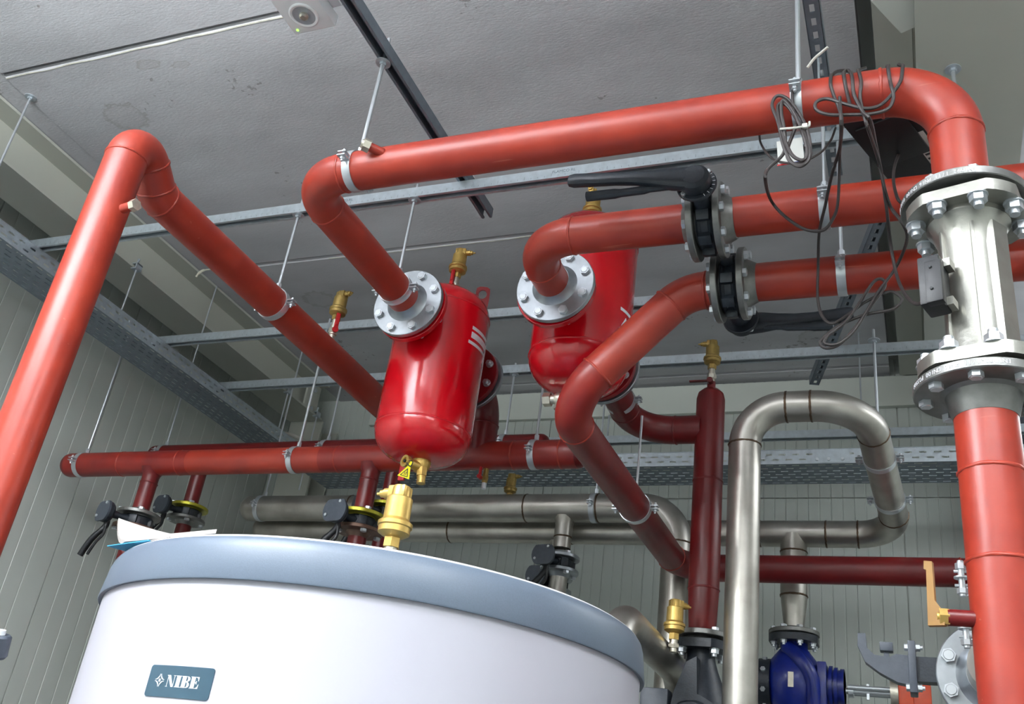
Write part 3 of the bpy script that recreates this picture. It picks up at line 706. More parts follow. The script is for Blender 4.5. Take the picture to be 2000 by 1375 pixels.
flange(o, (TX2, SLY, SLZ-.452), (0, 0, 1), r=.043, R=.105, t=.02, neck=.015, m='flange_steel', n=8)
pipe('stainless_pipe', [(-.885, 2.98, .02), (-.885, 2.98, 2.285), (-.87, 3.85, 2.265), (-.87, 3.85, .02)], .054, 'stainless elbow rising behind the right shoulder of the tank', 'stainless', R=.13, wm='weld_tint', welds=False)
# two stainless-branch valves
def vsm(label, c, stem): return small_valve(label, c, 'flange_zinc', 'flange_zinc', pipe_r=.042, stem=stem, L=.17)
vsm('small butterfly valve under the upper stainless pipe, right of tank rim', (TX, SUY, 2.80), (-.15, -1, 0))
vsm('lower small butterfly valve just above the tank rim, under rear stainless pipe', (TX-.075, SLY, 2.745), (-.15, -1, 0))
pipe('stainless_pipe', [(TX, SUY, 2.745), (TX, SUY, .02)], .042, 'stainless drop pipe below the small butterfly valve right of the tank rim', 'stainless', seg=28)
pipe('stainless_pipe', [(TX-.075, SLY, SLZ-.05), (TX-.075, SLY, 2.80)], .040, 'short stainless stub between rear stainless pipe and the lower small valve', 'stainless', seg=28)

# ------------------------------------------------------------------ separators
def separator(label, c, zs, zd, flz, rear_z, yf, yr, R=.175):
    x, y = c; z0, z1 = zs; t = thing('separator', label, 'separator', (x, y, zd[0]), 'bright red separators')
    dome = lambda h: [(R*math.cos(a)**.62, h*math.sin(a)**1.0) for a in [math.pi/2*i/12 for i in range(12)]]+[(0, h)]
    lo = [(r if r > 1e-4 else 0, z0-h) for r, h in reversed(dome(z0-zd[0]))]; hi = [(r if r > 1e-4 else 0, z1+h) for r, h in dome(zd[1]-z1)]
    part(t, 'shell', MB().lathe(lo+hi, T(x, y, 0), 64), 'sep_red', sharp=60)
    for z in (z0, z1): add_weld(t, (x, y, z), (0, 0, 1), R, 'sep_red')
    for s, fz, L in ((-1, flz, y-yf), (1, rear_z, yr-y)):
        part(t, 'nozzle', MB().lathe([(.0572, .12), (.068, .12), (.068, L-.01)], frame((x, y, fz), (0, s, 0)), 36), 'sep_red')
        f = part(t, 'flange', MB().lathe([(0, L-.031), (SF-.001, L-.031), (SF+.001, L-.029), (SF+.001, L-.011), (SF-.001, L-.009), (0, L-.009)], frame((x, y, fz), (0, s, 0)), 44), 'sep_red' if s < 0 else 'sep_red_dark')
        part(t, 'gasket', MB().lathe([(0, L-.009), (SF*.9, L-.009), (SF*.9, L), (0, L)], frame((x, y, fz), (0, s, 0)), 36), 'plastic_black')
        for i in range(8):
            a = 2*math.pi*(i+.5)/8; inst(f, 'nut', nut_me('zinc'), frame((x+SF*.82*math.cos(a), y+s*(L-.031), fz+SF*.82*math.sin(a)), (0, -s, 0)))
    return t
S1 = (BX, 2.885); S2 = (S2X-.008, 2.862)
sp1 = separator('left bright red separator vessel hanging over the tank', S1, (2.878, 3.362), (2.768, 3.462), BZ, BZ-.02, 2.622, 3.165)
sp2 = separator('right bright red separator vessel behind the elbow pipe', S2, (3.125, 3.6), (3.012, 3.70), CZ, 3.225, 2.562, 3.125)
def patch(parent, name, c, R, a0, a1, z0, z1, m, n=8):
    b = MB(); vs = []; fs = []
    for i in range(n+1):
        a = math.radians(a0+(a1-a0)*i/n)
        for rr in (R, R+.0012):
            vs += [(c[0]+rr*math.cos(a), c[1]+rr*math.sin(a), z0), (c[0]+rr*math.cos(a), c[1]+rr*math.sin(a), z1)]
    for i in range(n):
        k = 4*i; fs += [(k+2, k+6, k+7, k+3), (k, k+4, k+6, k+2), (k+1, k+5, k+7, k+3), (k, k+4, k+5, k+1)]
    fs += [(0, 1, 3, 2), (4*n, 4*n+1, 4*n+3, 4*n+2)]
    return part(parent, name, b.add(vs, fs), m)
for z0, z1, a0, a1 in ((3.263, 3.276, -22, 17), (3.228, 3.252, -22, 17), (3.202, 3.214, -25, 14)): patch(sp1, 'printed_bar', S1, .1748, a0, a1, z0, z1, 'print_white')
patch(sp1, 'printed_label', S1, .1748, 19, 60, 2.90, 3.26, 'print_white')
for z0, z1 in ((3.278, 3.290), (3.198, 3.21)): patch(sp2, 'printed_bar', S2, .1748, -24, 6, z0, z1, 'print_white')
def arrow(parent, c, R, poly, m):
    n = len(poly); vs = []
    for rr in (R, R+.0012):
        for a, z in poly: a = math.radians(a); vs.append((c[0]+rr*math.cos(a), c[1]+rr*math.sin(a), z))
    part(parent, 'printed_arrow', MB().add(vs, [tuple(range(n)), tuple(range(n, 2*n))]+[(i, (i+1) % n, n+(i+1) % n, n+i) for i in range(n)]), m)
arrow(sp2, S2, .1752, [(-21, 3.22), (-13, 3.262), (-8, 3.240), (2, 3.268), (4, 3.250), (-5, 3.222), (-1, 3.205)], 'print_white')
# lifting eye on the left one
b = MB(); out = []; inn = []
for i in range(16):
    a = 2*math.pi*i/16; inn.append((.016*math.cos(a), .020*math.sin(a)))
EYE = frame((S1[0]+.147, S1[1]+.0, 3.452), (.35, -1, 0), (1, .3, 0))
for i in range(16):
    a = 2*math.pi*i/16; c_, s_ = math.cos(a), math.sin(a); k = min(.027/max(1e-6, abs(c_)), (.034 if s_ > 0 else .062)/max(1e-6, abs(s_))); k = min(k, .036 if s_ > 0 else 9)
    out.append((k*c_, k*s_))
vs = [(x, y, z) for z in (-.003, .003) for x, y in inn+out]; fs = []
for i in range(16):
    j = (i+1) % 16; fs += [(i, j, 16+j, 16+i), (32+i, 48+i, 48+j, 32+j), (i, 32+i, 32+j, j), (16+i, 16+j, 48+j, 48+i)]
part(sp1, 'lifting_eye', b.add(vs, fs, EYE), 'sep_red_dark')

# ------------------------------------------------------------------ automatic air vents
def vent(label, p, spout, s=1., m='brass', valve=True, lever=None, base='nickel', lower=.05):
    p = V(p); t = thing('air_vent', label, 'air vent', p, 'brass air vents'); M = frame(p, (0, 0, 1), spout) @ Matrix.Scale(s, 4)
    z = lower
    if valve:
        part(t, 'isolation_valve', MB().lathe([(0, 0), (.013, 0), (.013, z*.3), (.0165, z*.32), (.0165, z*.72), (.0135, z*.75), (.0135, z)], M, 20).hexa(.034, z*.38, z*.6, M), base)
    if lever:
        H = frame(p+V((0, 0, z*.5*s)), lever, (0, 0, 1))
        h = part(t, 'handle', MB().lathe([(0, 0), (.012, 0), (.012, .026), (0, .026)], H @ Matrix.Scale(s, 4), 16).box((-.008, -.009, .019), (.075, .009, .024), H @ Matrix.Scale(s, 4), .002).box((.02, -.006, .0235), (.07, .006, .0265), H @ Matrix.Scale(s, 4), .001), 'red_plastic')
    part(t, 'hex_nut', MB().hexa(.031, z, z+.020, M), m)
    part(t, 'float_chamber', MB().lathe([(0, z+.020), (.017, z+.020), (.024, z+.024), (.0335, z+.030), (.0335, z+.042), (.0365, z+.044), (.0365, z+.052), (.0335, z+.054), (.028, z+.060), (.0275, z+.105), (.026, z+.107), (0, z+.107)], M, 36), m)
    part(t, 'cap', MB().lathe([(.0205, z+.106), (.0200, z+.128), (.018, z+.132), (0, z+.132)], M, 24).box((-.018, -.016, z+.106), (.024, .016, z+.132), M, .003), m)
    part(t, 'outlet', MB().lathe([(0, .02), (.0115, .02), (.0115, .040), (.0085, .041), (.0085, .05), (.0035, .051), (.0035, .060), (0, .060)], M @ T(0, 0, z+.119) @ Matrix.Rotation(math.pi/2, 4, 'Y'), 18), m)
    return t
ZT = 2.074
vent('big brass air vent standing on the tank top rim', (-1.080, 1.86, ZT-.002), (-1, .1, 0), 1.08, lower=.055)
vent('brass air vent with red handle on top of the left separator', (BX+.02, 2.885, 3.455), (1, .2, 0), 1., lower=.085, lever=(-.3, -1, 0))
vent('brass air vent with red handle standing on the left red pipe', (AX_, 2.90, AZ_+AR-.004), (1, -.2, 0), 1., lower=.10, lever=(.8, -.6, 0), m='brass_old')
vent('brass air vent on the dark red vented riser', (VX, VY, 3.385), (-1, -.1, 0), 1., m='brass_old', lower=.07)
vent('brass air vent on top of the right separator, mostly hidden', (S2X-.01, 2.84, 3.69), (.0, -1, 0), 1., lower=.02, valve=False)
vent('brass air vent beside the pump, behind the dark red riser', (-.805, 3.42, 2.265), (.6, .6, 0), 1.05, lower=.04)
vent('dull brass air vent on the stainless pipe below the front header', (-1.845, SUY, SUZ+SUR-.01), (1, 0, 0), .9, m='brass_old', lower=.0, valve=False)
# red lever handle of the riser vent
vh = part(RISER, 'vent_handle', MB().box((VX-.085, VY-.035, 3.386), (VX+.01, VY-.02, 3.392), bev=.002).lathe([(0, .010), (.012, .010), (.012, .04), (0, .04)], frame((VX, VY, 3.389), (0, -1, 0)), 16), 'primer_dark')
# brass drain below the left separator with warning tag
dx, dy, dz = BX+.015, 2.885, 2.774
t = thing('drain_valve', 'brass drain valve under the left separator', 'drain valve', (dx, dy, dz))
part(t, 'body', MB().lathe([(0, 0), (.034, 0), (.034, -.018), (.03, -.03), (.022, -.045), (0, -.047)], T(dx, dy, dz), 24), 'brass')
part(t, 'outlet', MB().hexa(.034, .0, .03, frame((dx+.012, dy-.01, dz-.035), (.1, 0, -1))).cyl(.0155, .03, .058, frame((dx+.012, dy-.01, dz-.035), (.1, 0, -1)), 16), 'brass')
side = frame((dx-.002, dy-.02, dz-.032), (-.45, -1, 0))
part(t, 'side_port', MB().cyl(.018, 0, .045, side, 18).lathe([(.012, .045), (.022, .045), (.022, .060), (.012, .060), (.012, .052), (0, .052)], side, 20), 'brass')
part(t, 'port_core', MB().cyl(.006, .05, .0605, side, 12), 'plastic_black')
part(t, 'red_handle', MB().box((dx-.085, dy+.0, dz-.075), (dx-.06, dy+.012, dz-.005), bev=.004), 'red_plastic')
tg = frame((dx+.006, dy-.085, dz-.05), (-.25, -1, .1), (1, -.25, 0))
t2 = thing('warning_tag', 'yellow triangular warning tag hanging from the brass drain', 'warning tag', tg.to_translation())
part(t2, 'tag_plate', MB().prism([(-.006, .01), (.006, .01), (.008, -.01), (.032, -.052), (-.032, -.052), (-.008, -.01)], -.0008, .0008, tg @ Matrix.Rotation(-.35, 4, 'Z')), 'tag_yellow')
part(t2, 'printed_triangle', MB().prism([(0, -.016), (.021, -.047), (.017, -.047), (0, -.023), (-.017, -.047), (-.021, -.047)], .0008, .0012, tg @ Matrix.Rotation(-.35, 4, 'Z')).box((-.019, -.048, .0008), (.019, -.0455, .0012), tg @ Matrix.Rotation(-.35, 4, 'Z')).box((-.005, -.043, .0008), (-.002, -.032, .0012), tg @ Matrix.Rotation(-.35, 4, 'Z')).box((.002, -.043, .0008), (.005, -.030, .0012), tg @ Matrix.Rotation(-.35, 4, 'Z')), 'print_dark')
part(t2, 'tie', MB().tube(crom([V((dx-.02, dy-.075, dz-.03)), V((dx+.012, dy-.085, dz-.04)), V((dx+.01, dy-.09, dz-.06)), V((dx-.01, dy-.088, dz-.045))], 6), .0018, 6), 'plastic_black')
# nickel ball valve seen left of the slanting pipe
q = at(1085, 780, Y=2.86)
t = thing('ball_valve', 'nickel ball valve under the right separator beside the slanting pipe', 'ball valve', q)
qm = frame(q+V((-.03, 0, 0)), (1, 0, 0))
part(t, 'body', MB().cyl(.016, 0, .09, qm, 18).hexa(.042, -.012, .014, qm).lathe([(.02, .03), (.023, .04), (.023, .065), (.02, .075)], qm, 18), 'nickel'); part(t, 'stem', MB().cyl(.008, 0, .04, frame(q+V((.01, 0, -.005)), (0, -.3, -1)), 12), 'nickel')
# small red ball valve under the header
q = at(948, 930, Y=MY); q.z = MZ-RP
t = thing('ball_valve', 'little red-handled ball valve under the front header, right of the drain', 'ball valve', q)
part(t, 'body', MB().cyl(.011, -.06, .01, T(q), 14).hexa(.024, -.05, -.03, T(q)), 'brass_old'); part(t, 'outlet', MB().cyl(.010, -.085, -.06, T(q), 14), 'zinc'); part(t, 'handle', MB().box((-.018, -.03, -.05), (-.008, -.018, .0), T(q), .002).cyl(.009, 0, .02, frame(q+V((-.013, -.015, -.042)), (0, -1, 0)), 12), 'red_plastic')

# ------------------------------------------------------------------ flow meter on the right riser
t = thing('flow_meter', 'cast stainless flow meter body between two bolted flanges at right', 'flow meter', (EX, BY, zb))
cx_, cy_ = EX+.004, BY
def octa(R, flat, n=48):
    out = []
    for i in range(n):
        a = 2*math.pi*i/n; x, y = R*math.cos(a), R*math.sin(a); out.append((max(-flat, min(flat, x)), max(-flat, min(flat, y))))
    return out
z1_, z0_ = zf-.012, zb
part(t, 'top_flange', MB().prism(octa(.124, .108), z1_-.036, z1_-.009, T(cx_, cy_, 0) @ Matrix.Rotation(-.25, 4, 'Z')), 'cast_stainless')
part(t, 'bottom_flange', MB().prism(octa(.124, .108), z0_+.009, z0_+.036, T(cx_, cy_, 0) @ Matrix.Rotation(-.25, 4, 'Z')), 'cast_stainless')
part(t, 'gasket', MB().cyl(.086, z1_-.009, z1_, T(cx_, cy_, 0), 32), 'plastic_black')
part(t, 'gasket', MB().cyl(.086, z0_, z0_+.009, T(cx_, cy_, 0), 32), 'plastic_black')
part(t, 'tube_body', MB().lathe([(.072, z0_+.036), (.066, z0_+.065), (.062, z0_+.1), (.060, z0_+.3), (.064, z1_-.085), (.074, z1_-.058), (.082, z1_-.048), (.082, z1_-.036)], T(cx_, cy_, 0), 40), 'cast_stainless')
for a in (-88, 52, 142, 212):
    M = T(cx_, cy_, 0) @ Matrix.Rotation(math.radians(a), 4, 'Z'); part(t, 'rib', MB().box((.045, -.004, z0_+.036), (.068, .004, z1_-.037), M, .002), 'cast_stainless')
part(t, 'side_channel', MB().prism([(.03, -.032), (.070, -.022), (.070, .022), (.03, .032)], z0_+.05, z1_-.07, T(cx_, cy_, 0) @ Matrix.Rotation(math.radians(-38), 4, 'Z')), 'cast_stainless')
for i in range(8):
    a = 2*math.pi*(i+.2)/8
    inst(t, 'nut', nut_me('zinc', 1.25), frame((cx_+.103*math.cos(a), cy_+.103*math.sin(a), z1_-.036), (0, 0, -1)))
    inst(t, 'nut', nut_me('zinc', 1.25), frame((cx_+.103*math.cos(a), cy_+.103*math.sin(a), z0_+.036), (0, 0, 1)))
bc = at(1826, 558, Y=1.815); BM_ = frame(bc, (-.35, -1, 0), (1, -.35, 0))
t = thing('sensor_box', 'small black sensor housing on the left side of the flow meter', 'sensor', bc)
part(t, 'housing', MB().box((-.022, -.055, -.03), (.020, .055, .03), BM_, .004), 'plastic_black')
part(t, 'cover', MB().box((-.006, -.06, .02), (.026, .035, .04), BM_, .003), 'plastic_black')
for y_ in (-.05, .04): part(t, 'mount_block', MB().box((.018, y_, -.03), (.032, y_+.018, .0), BM_), 'cast_stainless')
for z in (-.03, .02): inst(t, 'screw', bolt_me('print_dark', .25), BM_ @ T(.006, z, .04))

# ------------------------------------------------------------------ tank
TC = (-1.30, 2.26); RB = .672
t = thing('buffer_tank', 'large white cylindrical tank with grey-blue lid', 'tank', (TC[0], TC[1], 0))
part(t, 'jacket', MB().lathe([(0, .02), (RB, .02), (RB, 1.981), (0, 1.981)], T(TC[0], TC[1], 0), 128), 'tank_white')
lid = part(t, 'lid', MB().lathe([(RB-.004, 1.978), (.6815, 1.976), (.683, 1.979), (.6755, 2.045), (.671, 2.060), (.664, 2.069), (.652, ZT), (.2, ZT+.002), (0, ZT+.002)], T(TC[0], TC[1], 0), 128), 'tank_lid', sharp=50)
part(t, 'lid_rim', MB().lathe([(.6635, 2.0690), (.6635, 2.0702), (.655, 2.0752), (.648, 2.0756), (.648, ZT-.001)], T(TC[0], TC[1], 0), 128), 'print_white')
# name plate
a0, a1, pz0, pz1 = -99.1, -85.7, 1.7465, 1.8052
pl = part(t, 'name_plate', MB(), 'plate_teal') if False else None
def bent_plate(parent, name, a0, a1, z0, z1, R, th, m, rad=.006):
    W_ = math.radians(a1-a0)*R; pts = []
    for cx, cz, s in ((W_-rad, z1-rad, 0), (rad, z1-rad, 90), (rad, z0+rad, 180), (W_-rad, z0+rad, 270)):
        for k in range(5): a = math.radians(s+k*22.5); pts.append((cx+rad*math.cos(a), cz+rad*math.sin(a)))
    cols = 14; b = MB(); bm = bmesh.new()
    f = bm.faces.new([bm.verts.new((x, 0, z)) for x, z in pts])
    for i in range(1, cols): bmesh.ops.bisect_plane(bm, geom=bm.verts[:]+bm.edges[:]+bm.faces[:], plane_co=(W_*i/cols, 0, 0), plane_no=(1, 0, 0))
    r = bmesh.ops.extrude_face_region(bm, geom=bm.faces[:]); 
    for v in r['geom']:
        if isinstance(v, bmesh.types.BMVert): v.co.y = th
    bm.verts.index_update(); vs = []
    for v in bm.verts:
        a = math.radians(a0)+v.co.x/R; rr = R+v.co.y; vs.append((TC[0]+rr*math.cos(a), TC[1]+rr*math.sin(a), v.co.z))
    b.add(vs, [[v.index for v in f.verts] for f in bm.faces]); bm.free(); return part(parent, name, b, m)
pl = bent_plate(t, 'name_plate', a0, a1, pz0, pz1, RB-.0005, .0022, 'plate_teal')
def bend_text(parent, name, me, ac, zc, R, m):
    b = MB(); b.add([(TC[0]+(R+v.co.z)*math.cos(math.radians(ac)+v.co.x/R), TC[1]+(R+v.co.z)*math.sin(math.radians(ac)+v.co.x/R), zc+v.co.y) for v in me.vertices], [tuple(p.vertices) for p in me.polygons]); return part(parent, name, b, m)
# fat-faced serif letters drawn as outlines
def letter_mesh():
    bm = MB(); H = .0215; th = .0005
    def poly(pts): bm.prism(pts, 0, th)
    s = H
    def N(x):
        poly([(x, 0), (x+.22*s, 0), (x+.22*s, .03*s), (x+.14*s, .05*s), (x+.14*s, .84*s), (x+.10*s, .84*s), (x+.10*s, .05*s), (x, .03*s)])
        poly([(x, s), (x+.34*s, s), (x+.82*s, .0), (x+.60*s, .0), (x+.10*s, .90*s), (x+.0, .97*s)])
        poly([(x+.78*s, 0), (x+.82*s, 0), (x+.82*s, .95*s), (x+.92*s, .97*s), (x+.92*s, s), (x+.68*s, s), (x+.68*s, .97*s), (x+.78*s, .95*s)])
        return x+.97*s
    def Il(x):
        poly([(x, 0), (x+.58*s, 0), (x+.58*s, .04*s), (x+.49*s, .06*s), (x+.49*s, .94*s), (x+.58*s, .96*s), (x+.58*s, s), (x, s), (x, .96*s), (x+.09*s, .94*s), (x+.09*s, .06*s), (x, .04*s)]); return x+.62*s
    def Bl(x):
        poly([(x, 0), (x+.47*s, 0), (x+.47*s, s), (x, s), (x, .96*s), (x+.08*s, .94*s), (x+.08*s, .06*s), (x, .04*s)])
        for c, h in ((.76, .23), (.26, .25)):
            out = [(x+(.47+.02)*s, (c+h)*s)]+[(x+(.60+.27*math.cos(a))*s, (c+h*math.sin(a))*s) for a in [math.pi/2-math.pi*i/10 for i in range(11)]]+[(x+.49*s, (c-h)*s), (x+.49*s, (c-h+.04)*s)]
            inn = [(x+(.57+.07*math.cos(a))*s, (c+(h-.05)*math.sin(a))*s) for a in [-math.pi/2+math.pi*i/8 for i in range(9)]]
            poly(out+inn+[(x+.49*s, (c+h-.04)*s)])
        return x+.93*s
    def El(x):
        poly([(x, 0), (x+.46*s, 0), (x+.46*s, s), (x, s), (x, .96*s), (x+.08*s, .94*s), (x+.08*s, .06*s), (x, .04*s)])
        poly([(x+.46*s, s), (x+.82*s, s), (x+.82*s, .64*s), (x+.78*s, .64*s), (x+.72*s, .86*s), (x+.58*s, .95*s), (x+.46*s, .96*s)])
        poly([(x+.46*s, 0), (x+.84*s, 0), (x+.86*s, .38*s), (x+.82*s, .38*s), (x+.74*s, .14*s), (x+.6*s, .05*s), (x+.46*s, .04*s)])
        poly([(x+.46*s, .48*s), (x+.54*s, .47*s), (x+.60*s, .36*s), (x+.64*s, .36*s), (x+.64*s, .66*s), (x+.60*s, .66*s), (x+.54*s, .53*s), (x+.46*s, .52*s)])
        return x+.9*s
    x = 0
    for fn in (N, Il, Bl, El): x = fn(x)
    bm.v = [((vx-x/2)*1.08, vy-H/2, vz) for vx, vy, vz in bm.v]; return bm
mid = (a0+a1)/2
def bend_mb(parent, name, mb, ac, zc, R, m):
    mb.v = [(TC[0]+(R+z)*math.cos(math.radians(ac)+x/R), TC[1]+(R+z)*math.sin(math.radians(ac)+x/R), zc+y) for x, y, z in mb.v]; return part(parent, name, mb, m)
bend_mb(pl, 'printed_name', letter_mesh(), mid+.95, 1.7765, RB+.0017, 'print_white')
em = MB()
for k in range(4):
    A = Matrix.Rotation(k*math.pi/2+math.pi/4, 4, 'Z'); o_ = []; i_ = []
    pts = []
    for j in range(9):
        u = -1+2*j/8; pts.append((.0068*.62+.0030*u*u, u*.0062))
    pts2 = [(x+.0022*(1-.6*abs(u_)), y) for (x, y), u_ in zip(pts, [-1+2*j/8 for j in range(9)])]
    em.prism(pts+pts2[::-1], 0, .0005, A)
em.prism([(.0021*math.cos(2*math.pi*i/16), .0026*math.sin(2*math.pi*i/16)) for i in range(16)], 0, .0005)
em.v = [(x*1.2, y*1.2, z) for x, y, z in em.v]
bend_mb(pl, 'printed_star', em, mid-4.0, 1.7768, RB+.0017, 'print_white')
# papers lying on the lid
def sheet(name, label, cat, corners, lift, m, th=.004, n=12):
    a, b_, c, d = [V(x) for x in corners]; top = []; loc = a
    for i in range(n+1):
        for j in range(n+1):
            u, v = i/n, j/n; p = a*(1-u)*(1-v)+b_*u*(1-v)+c*u*v+d*(1-u)*v; p.z += lift(u, v); top.append(p)
    N = (n+1)**2; vs = top+[p+V((0, 0, th)) for p in top]; fs = []
    q = lambda i, j: i*(n+1)+j
    for i in range(n):
        for j in range(n): fs += [(q(i, j), q(i+1, j), q(i+1, j+1), q(i, j+1)), (N+q(i, j), N+q(i, j+1), N+q(i+1, j+1), N+q(i+1, j))]
    for i in range(n):
        for (x, y) in (((i, 0), (i+1, 0)), ((i, n), (i+1, n)), ((0, i), (0, i+1)), ((n, i), (n, i+1))): fs.append((q(*x), q(*y), N+q(*y), N+q(*x)))
    return thing_mesh(name, MB().add(vs, fs), m, label, cat, loc)
zl = ZT+.003
P1 = at(236, 1072, Z=zl); P2 = at(420, 1046, Z=zl)
cA = at(242, 1063, Z=zl); cB = at(420, 1047, Z=zl); cD = at(229, 1020, Z=zl+.106)-V((0, 0, .106)); cC = cB+(cD-cA)
sheet('paper_booklet', 'thick paper booklet with curled-up corner on the tank lid', 'booklet', (cA, cB, cC, cD), lambda u, v: (.006+(.034+.068*(1-u)**1.25)*v**1.8), 'paper_white', .009)
sheet('leaflet', 'thin blue and white leaflet sticking out under the booklet', 'leaflet', (at(209, 1067, Z=zl), at(290, 1056, Z=zl), at(290, 1056, Z=zl)+V((.0, .05, 0)), at(209, 1067, Z=zl)+V((.03, .05, 0))), lambda u, v: 0, 'paper_blue', .0022)
sheet('paper_sheet', 'loose white sheet lying between booklet and lid at the rim', 'paper', (at(226, 1071, Z=zl), at(330, 1052, Z=zl), at(330, 1052, Z=zl)+V((-.03, .13, 0)), at(226, 1071, Z=zl)+V((.03, .13, 0))), lambda u, v: .0028, 'paper_white', .0016)

# ------------------------------------------------------------------ hangers
ZS = ZR+.0412
hanger((-1.447, BY, BZ), (1, 0, 0), RP, ZS, 'galvanised hanger clamping the top red pipe beside its left elbow', .0065, .10)
hanger((-.205, BY, BZ), (1, 0, 0), RP, 4.1, 'galvanised hanger holding the top red pipe beside the cable bundles', .0065, .0, False)
hanger((-.18, CY, CZ), (1, 0, 0), RP, ZS, 'hanger on the red pipe right of the upper butterfly valve', .005, .05)
hanger((-.155, DY, DZ), (1, 0, 0), RP, ZS, 'hanger on the red pipe right of the lower butterfly valve', .005, .05)
hanger((BX, 2.51, BZ), (0, 1, 0), RP, ZR, 'hanger clamping the top red pipe just before the left separator', .005, .07)
hanger((AX_, 2.51, AZ_), (0, 1, 0), AR, ZR, 'hanger clamping the left red pipe where it runs back', .0055, .09)
for px, lab in (((163, 905), 'hanger at the left end of the front red header'), ((577, 900), 'hanger at the middle of the front red header'), ((1044, 889), 'hanger at the right end of the front red header')):
    q = at(*px, Y=MY); hanger((q.x, MY, MZ), (1, 0, 0), RP, ZR, lab, .0055, .06)
for px, lab in (((322, 880), 'hanger at the left end of the rear red header'), ((637, 878), 'hanger on the rear red header left of the separator'), ((986, 862), 'hanger at the right end of the rear red header')):
    q = at(*px, Y=M2Y); hanger((q.x, M2Y, M2Z), (1, 0, 0), RP, ZR, lab, .005, .06)
for px, lab in (((513, 988), 'hanger near the capped end of the upper stainless pipe'), ((1162, 991), 'hanger on the upper stainless pipe beside the slanting red pipe')):
    q = at(*px, Y=SUY); hanger((q.x, SUY, SUZ), (1, 0, 0), SUR, ZC, lab, .005, 0, False)
hanger((DLX, 3.38, DLZ), (0, 1, 0), RP, 3.15, 'hanger on the slanting red pipe below the right separator', .005, 0, False)
hanger((S2X, 3.36, 3.211), (0, 1, -.085), RP, ZR, 'hanger on the dark red bend behind the right separator', .005, .05)
for k, lab in ((.38, 'upper clamp on the descending leg of the stainless loop'), (.70, 'lower clamp on the descending leg of the stainless loop')):
    a = V((c1.x, RY, c1.z)); b_ = V((c2.x, SLY, SLZ)); q = a.lerp(b_, k)
    if k < .5: hanger(q, b_-a, SLR, ZR, lab, .006, .05)
    else:
        t = thing('pipe_clamp', lab, 'pipe clamp', q); clamp_parts(t, q, b_-a, (0, 0, 1), SLR)
# ------------------------------------------------------------------ right lower corner: second riser, valve, brass lever valve
o = pipe('red_pipe', [(.168, 2.14, .02), (.168, 2.14, 2.22)], .05, 'second red riser hidden behind the thick right riser', 'primer_dark')
for px, lab in (((1868, 1152), 'upper zinc clamp ears beside the thick right riser'), ((1872, 1248), 'lower zinc clamp ears beside the thick right riser')):
    q = at(*px, Y=2.14); t = thing('pipe_clamp', lab, 'pipe clamp', (.168, 2.14, q.z)); clamp_parts(t, (.168, 2.14, q.z), (0, .25, 1), (0, 1, 0), .052, .02)
    bm_ = MB()
    for dz in (-.014, .014): bm_.tube(crom([(.168-.05, 2.10, q.z+dz*2.2), (.105, 2.075, q.z+dz*1.2), (.085, 2.06, q.z+dz), (.062, 2.06, q.z+dz)], 4), .003, 8)
    part(t, 'bent_ear', bm_, 'zinc'); inst(t, 'screw', MB().cyl(.006, -.035, .035, seg=12).hexa(.018, -.03, -.02).hexa(.018, .018, .03).lathe([(0, .0), (.014, .0), (.014, .003), (0, .003)]).mesh('screw', 'zinc'), T(.075, 2.06, q.z))
fc = V((.132, 2.33, 2.02))
o = pipe('stainless_pipe', [(fc.x, 2.30, fc.z), (fc.x, 2.20, fc.z)], .055, 'stainless stub behind the thick right riser', 'stainless')
flange(o, fc, (0, -1, 0), r=.055, R=.113, t=.022, neck=.03, m='flange_zinc', n=8, bs=1.1)
t = thing('butterfly_valve', 'dark grey valve with upswept lever at the lower right corner', 'valve', fc+V((0, .03, 0)))
part(t, 'body', MB().lathe([(.05, .002), (.105, .002), (.105, .05), (.05, .05)], frame(fc, (0, 1, 0)), 40), 'cast_black')
nk = frame(fc+V((0, .028, .012)), (-1, 0, 0), (0, 0, 1))
part(t, 'neck', MB().prism([(-.026, -.018), (.026, -.018), (.026, .018), (-.026, .018)], .08, .155, nk), 'cast_black')
part(t, 'index_plate', MB().box((-.052, -.03, .150), (.058, .03, .166), nk, .003), 'cast_grey')
for zz in (-.04, .045): inst(t, 'bolt', nut_me('zinc', .6), nk @ T(zz, -.018, .150) @ Matrix.Rotation(math.pi, 4, 'X')); inst(t, 'bolt', bolt_me('zinc', .6), nk @ T(zz, -.018, .166))
pr = [(-.034, .166), (.028, .166), (.030, .19), (.022, .205), (.026, .235), (.040, .25), (.072, .252), (.072, .268), (.045, .27), (.01, .255), (-.012, .225), (-.03, .19)]
part(t, 'lever', MB().prism([(a, b) for a, b in pr], -.016, .016, nk @ Matrix(((1, 0, 0, 0), (0, 0, 1, 0), (0, 1, 0, 0), (0, 0, 0, 1)))), 'cast_grey')
part(t, 'latch', MB().box((.036, -.014, .196), (.056, .014, .224), nk, .003).box((.01, -.006, .205), (.04, .006, .216), nk), 'cast_grey')
pipe('stainless_pipe', [(fc.x, 2.385, fc.z), (fc.x, 2.75, fc.z), (fc.x, 2.75, .02)], .055, 'stainless pipe behind the corner valve, turning down', 'stainless')
q = V((.043, BY-.018, 2.026))
t = thing('lever_valve', 'small brass valve with flat ochre lever on the thick right riser', 'valve', q)
part(t, 'hex_body', MB().hexa(.027, 0, .016, frame(q, (-1, -.1, 0))).cyl(.009, .016, .02, frame(q, (-1, -.1, 0)), 14), 'brass')
lm = frame(q+V((-.018, -.002, 0)), (-.25, -1, 0), (1, -.25, 0))
